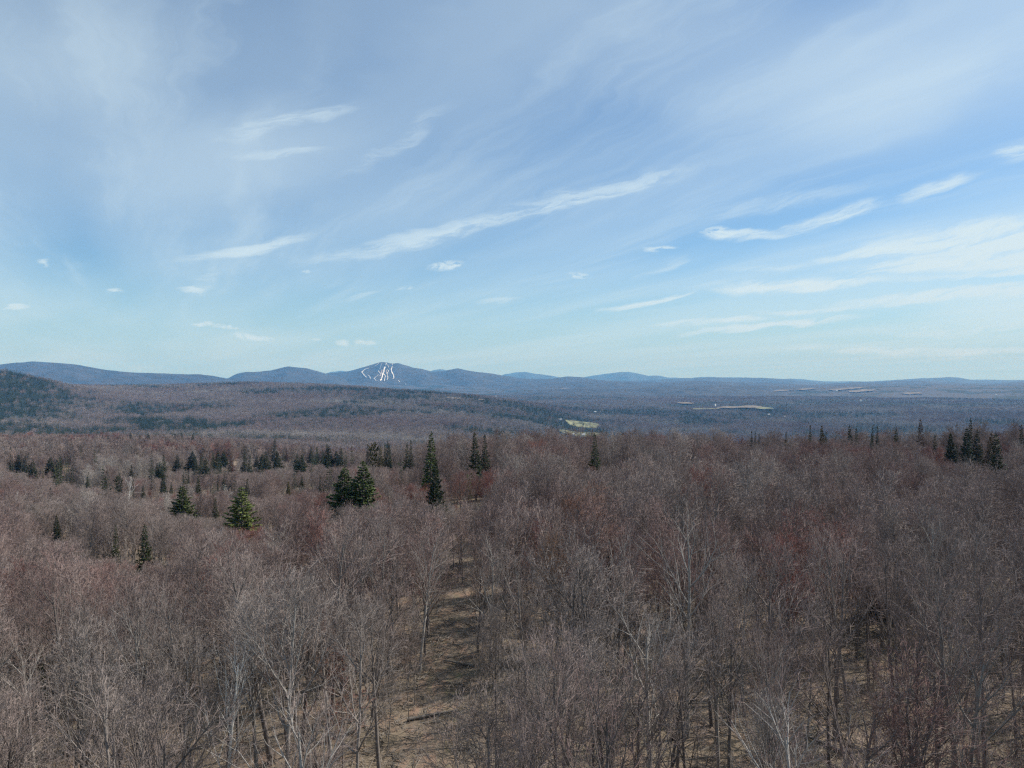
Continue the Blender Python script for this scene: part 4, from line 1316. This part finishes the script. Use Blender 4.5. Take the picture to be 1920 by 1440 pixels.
# a few trees in red or orange bud
red = (rP > 95) & (fbm(P[:, 0], P[:, 1], 40, 91, 2) > .24) & (rng.uniform(0, 1, len(P)) < .55)
tt = np.where(red, rng.uniform(.72, .90, len(P)), tt)
pale = (fbm(P[:, 0], P[:, 1], 35, 95, 2) > .24)
tt = np.where(pale, tt * .35, tt)
instancer('bare_forest', 'bare hardwood forest covering the plateau behind the nearest trees', PC_mid, 5, np.column_stack([P, Z]), scl, tt, .04)

# lower LOD to 1.3 km
Pc = jitter_polar(540, 1350, math.radians(-43), math.radians(43), lambda r: 5.6 + (r - 540) * .002)
Pc = Pc[seen(Pc)]
cm = conifer_map(Pc[:, 0], Pc[:, 1])
isc = rng.uniform(0, 1, len(Pc)) < cm * .9 + .012
Ph, Pn = Pc[~isc], Pc[isc]
Ph = Ph[limit(Ph[:, 0], Ph[:, 1], 40.0) > 9]
instancer('bare_woodland', 'bare hardwood forest falling away into the valley', PC_low, 3, np.column_stack([Ph, ground(Ph[:, 0], Ph[:, 1])]),
          np.clip(rng.normal(1.0, .12, len(Ph)), .7, 1.3), np.where(fbm(Ph[:, 0], Ph[:, 1], 90, 93, 3) > .17, rng.uniform(.68, .86, len(Ph)), tint_at(Ph[:, 0], Ph[:, 1])), .03)

Pd = jitter_polar(1350, 7500, math.radians(-40), math.radians(40), lambda r: 12.5 + (r - 1350) * .0032)
Pd = Pd[seen(Pd, 15, 12) & (~in_field(Pd) | (rng.uniform(0, 1, len(Pd)) < .22))]
cm = conifer_map(Pd[:, 0], Pd[:, 1])
isc = rng.uniform(0, 1, len(Pd)) < cm * .9 + .02
Ph = Pd[~isc]; Pcc = Pd[isc]
rH = np.hypot(Ph[:, 0], Ph[:, 1])
instancer('distant_woodland', 'bare hardwood forest covering the far valley sides', PC_clump, 5, np.column_stack([Ph, ground(Ph[:, 0], Ph[:, 1]) - 1]),
          np.clip(rng.normal(1.0, .1, len(Ph)), .7, 1.3) * (1 + rH * .00005), np.clip(.42 + fbm(Ph[:, 0], Ph[:, 1], 260, 97, 4) * 1.1 - .06 + rng.normal(0, .07, len(Ph)), .05, .78), .03)
# conifers: singles in the nearer part, clumps beyond
Pe = jitter_polar(200, 540, math.radians(-42), math.radians(42), lambda r: 22.0)
Pe = Pe[(Pe[:, 1] > 215) & (rng.uniform(0, 1, len(Pe)) < np.where(Pe[:, 0] < -40, .65, .05)) & away(Pe, allp, 4)]
Ps = np.vstack([Pe, Pn])
instancer('conifer_woodland', 'scattered dark conifers among the bare trees of the valley side', PC_con, 4, np.column_stack([Ps, ground(Ps[:, 0], Ps[:, 1])]),
          np.clip(rng.normal(.9, .15, len(Ps)), .5, 1.25) * np.where(Ps[:, 1] < 540, 1.32, 1.0), rng.uniform(0, .45, len(Ps)), .02)
instancer('distant_conifers', 'dark conifer stands on the far valley sides', PC_cclump, 5, np.column_stack([Pcc, ground(Pcc[:, 0], Pcc[:, 1])]),
          np.clip(rng.normal(1.0, .15, len(Pcc)), .6, 1.4) * (1 + np.hypot(Pcc[:, 0], Pcc[:, 1]) * .00006), rng.uniform(.0, .45, len(Pcc)), .02)
print('COUNTS', len(near), len(P), len(Pc), len(Ph), len(Ps), len(Pcc))

# understorey of whips and saplings
under = [wood_meshes('whip', rs, M_bark, M_twig, joined=True, H=H, spread=.6, bole=.12, kids=(11, 4, 3), twig_r=.007, l3=1, l4=1, r_base=.035, bottom_len=.24) for H in (5.5, 4, 7.5)]
Pu = jitter_polar(20, 300, math.radians(-44), math.radians(48), lambda r: 2.3 + r * .008)
Pu = Pu[~((Pu[:, 0] > TRAIL_X - 2.1) & (Pu[:, 0] < TRAIL_X + 2.9) & (Pu[:, 1] < 112)) & (fbm(Pu[:, 0], Pu[:, 1], 18, 71, 3) > .02 - .20 * (Pu[:, 0] < -12))]
instancer('undergrowth', 'thin bare whips and saplings growing under the hardwoods', proto_coll('whips', under), 3, np.column_stack([Pu, ground(Pu[:, 0], Pu[:, 1])]),
          rng.uniform(.5, 1.2, len(Pu)), np.clip(rng.normal(.48, .16, len(Pu)), .1, .8), .10)

def sticks(rs, n, R):
    sg = []
    for i in range(n):
        a = rs.uniform(0, 6.28); q = R * math.sqrt(rs.uniform(0, 1)); th = rs.uniform(0, 3.14); L = rs.uniform(.3, 1.6)
        x, y = q * math.cos(a), q * math.sin(a)
        sg.append((x, y, rs.uniform(0, .12), x + L * math.cos(th), y + L * math.sin(th), rs.uniform(0, .35), rs.uniform(.012, .04), .008))
    V, Fs = prisms(sg, 3)
    return mesh_from('brush', V, Fs, [M_log])
Pg = jitter_polar(36, 125, math.radians(-43), math.radians(45), lambda r: 1.9)
Pg = Pg[(np.abs(Pg[:, 0] - TRAIL_X) > 1.2) | (rng.uniform(0, 1, len(Pg)) < .35)]
instancer('brush', 'fallen sticks and brush lying on the leaf litter', proto_coll('sticks', [sticks(rs, 26, 1.3) for _ in range(4)]), 4,
          np.column_stack([Pg, ground(Pg[:, 0], Pg[:, 1]) + .05]), rng.uniform(.6, 1.5, len(Pg)), rng.uniform(0, 1, len(Pg)), .03)

# fallen logs on the woodland floor
for i, (x, y, L, a, lab) in enumerate([(-9.8, 66, 5.0, .35, 'grey fallen log at the left edge of the trail'), (-4.2, 78, 4.0, 2.6, 'thin fallen log at the right edge of the trail'),
                                       (14, 62, 6.5, 1.0, 'fallen trunk on the leaf litter right of the trail'), (28, 60, 5.0, 2.2, 'fallen trunk on the leaf litter at lower right'),
                                       (-18, 61, 5.5, .7, 'fallen trunk under the bare trees left of the trail')]):
    d = np.array([math.cos(a), math.sin(a), 0.0])
    pts = [np.array([x, y, 0.0]) + d * L * t + np.array([0, 0, 0]) for t in (0, .35, .7, 1)]
    for q in pts: q[2] = float(ground(q[0], q[1])) + .22
    segs = [(*pts[j], *pts[j + 1], .17 - .03 * j, .14 - .03 * j) for j in range(3)]
    side = np.array([-d[1], d[0], .6])
    for j in (1, 2):
        segs.append((*pts[j], *(pts[j] + side * .8 * (1 if j == 1 else -.4)), .05, .02))
    V, Fs = prisms(segs, 7)
    tag(obj('fallen_log', mesh_from('fallen_log', V, Fs, [M_log], smooth=True)), lab, 'log', 'fallen logs')

# ------------------------------------------------------------------ farm buildings in the valley
def house(px, py, w, d, h, mt, label, cat='house', rz=0.3, name='farmhouse'):
    X, Y = ray_ground(px, py)
    if Y > 4500: w, d, h = w * .6, d * .6, h * .6
    e = bpy.data.objects.new(name, None); C.objects.link(e)
    e.location = (X, Y, float(ground(X, Y) + canopy(X, Y)) + (6 if Y > 4500 else 2)); e.rotation_euler = (0, 0, rz)
    tag(e, label, cat, 'farm buildings in the valley')
    a, b = w / 2, d / 2
    V = [(-a, -b, -6), (a, -b, -6), (a, b, -6), (-a, b, -6), (-a, -b, h), (a, -b, h), (a, b, h), (-a, b, h), (-a, 0, h + b * .8), (a, 0, h + b * .8)]
    me = bpy.data.meshes.new('wall'); me.from_pydata(V, [], [(0, 1, 5, 4), (1, 2, 6, 5), (2, 3, 7, 6), (3, 0, 4, 7), (4, 7, 8), (5, 9, 6)]); me.materials.append(M_wall)
    obj('wall', me, e)
    o = .6
    R = [(-a - o, -b - o, h - .3), (a + o, -b - o, h - .3), (a + o, 0, h + b * .8 + .3), (-a - o, 0, h + b * .8 + .3), (-a - o, b + o, h - .3), (a + o, b + o, h - .3)]
    R2 = [(x, y, z + .35) for x, y, z in R]
    fs = [(0, 1, 2, 3), (3, 2, 5, 4), (6, 9, 8, 7), (9, 10, 11, 8), (0, 6, 7, 1), (4, 5, 11, 10), (0, 3, 9, 6), (3, 4, 10, 9), (1, 7, 8, 2), (2, 8, 11, 5)]
    me = bpy.data.meshes.new('roof'); me.from_pydata(R + R2, [], fs); me.materials.append(mt)
    obj('roof', me, e)
house(1093, 816, 15, 9, 6, M_roof, 'white farmhouse below the lower green pasture')
house(1075, 815, 9, 7, 5, M_roof, 'small white house left of the farmhouse by the pasture')
house(1050, 787, 18, 9, 5, M_roof, 'long white building left of the upper pasture', 'barn', .1, 'barn')
house(1098, 784, 13, 9, 6, M_roof2, 'white house above the upper pasture')
house(1116, 773, 14, 10, 6, M_roof, 'lone white house in the trees above the pastures')
house(930, 744, 16, 10, 7, M_roof, 'white house on the crest of the middle ridge')
house(1442, 778, 18, 10, 6, M_roof, 'white house in the woods right of the tan field')
house(1471, 782, 12, 9, 6, M_roof, 'small white house in the woods, right of its neighbour')
house(1341, 760, 22, 14, 9, M_roof, 'pale barn at the corner of the long tan field', 'barn', .8, 'barn')
house(1172, 734, 34, 20, 10, M_roof, 'white barn far off by the middle of the valley', 'barn', .2, 'barn')
house(1255, 733, 60, 20, 8, M_roof, 'long white barn on the pale ridge field', 'barn', .05, 'barn')
house(1614, 752, 20, 14, 9, M_roof, 'white house in a clearing right of the middle of the valley')
house(1868, 741, 30, 14, 8, M_roof, 'white building alone in the woods far right', 'barn', .1, 'barn')
house(1569, 733, 40, 16, 8, M_roof, 'pale barn on the low ridge at right', 'barn', .1, 'barn')

# ------------------------------------------------------------------ the air
def build_haze():
    h = 34000.0
    z0, z1 = -330.0, 760.0
    V = [(x, y, z) for z in (z0, z1) for x, y in ((-h, -h), (h, -h), (h, h), (-h, h))]
    me = bpy.data.meshes.new('haze')
    me.from_pydata(V, [], [(3, 2, 1, 0), (4, 5, 6, 7), (0, 1, 5, 4), (1, 2, 6, 5), (2, 3, 7, 6), (3, 0, 4, 7)])
    m = bpy.data.materials.new('haze'); m.use_nodes = True
    nt = m.node_tree; nt.nodes.clear()
    out = nt.nodes.new('ShaderNodeOutputMaterial')
    pv = nt.nodes.new('ShaderNodeVolumePrincipled')
    pv.inputs['Color'].default_value = HAZE_COL
    pv.inputs['Density'].default_value = HAZE_D
    pv.inputs['Absorption Color'].default_value = (.82, .82, .82, 1)
    pv.inputs['Anisotropy'].default_value = 0.0
    link(nt, pv.outputs[0], out.inputs['Volume'])
    me.materials.append(m)
    o = obj('haze', me); o['kind'] = 'stuff'
HAZE_COL = (.14, .46, 1.0, 1)
build_haze()
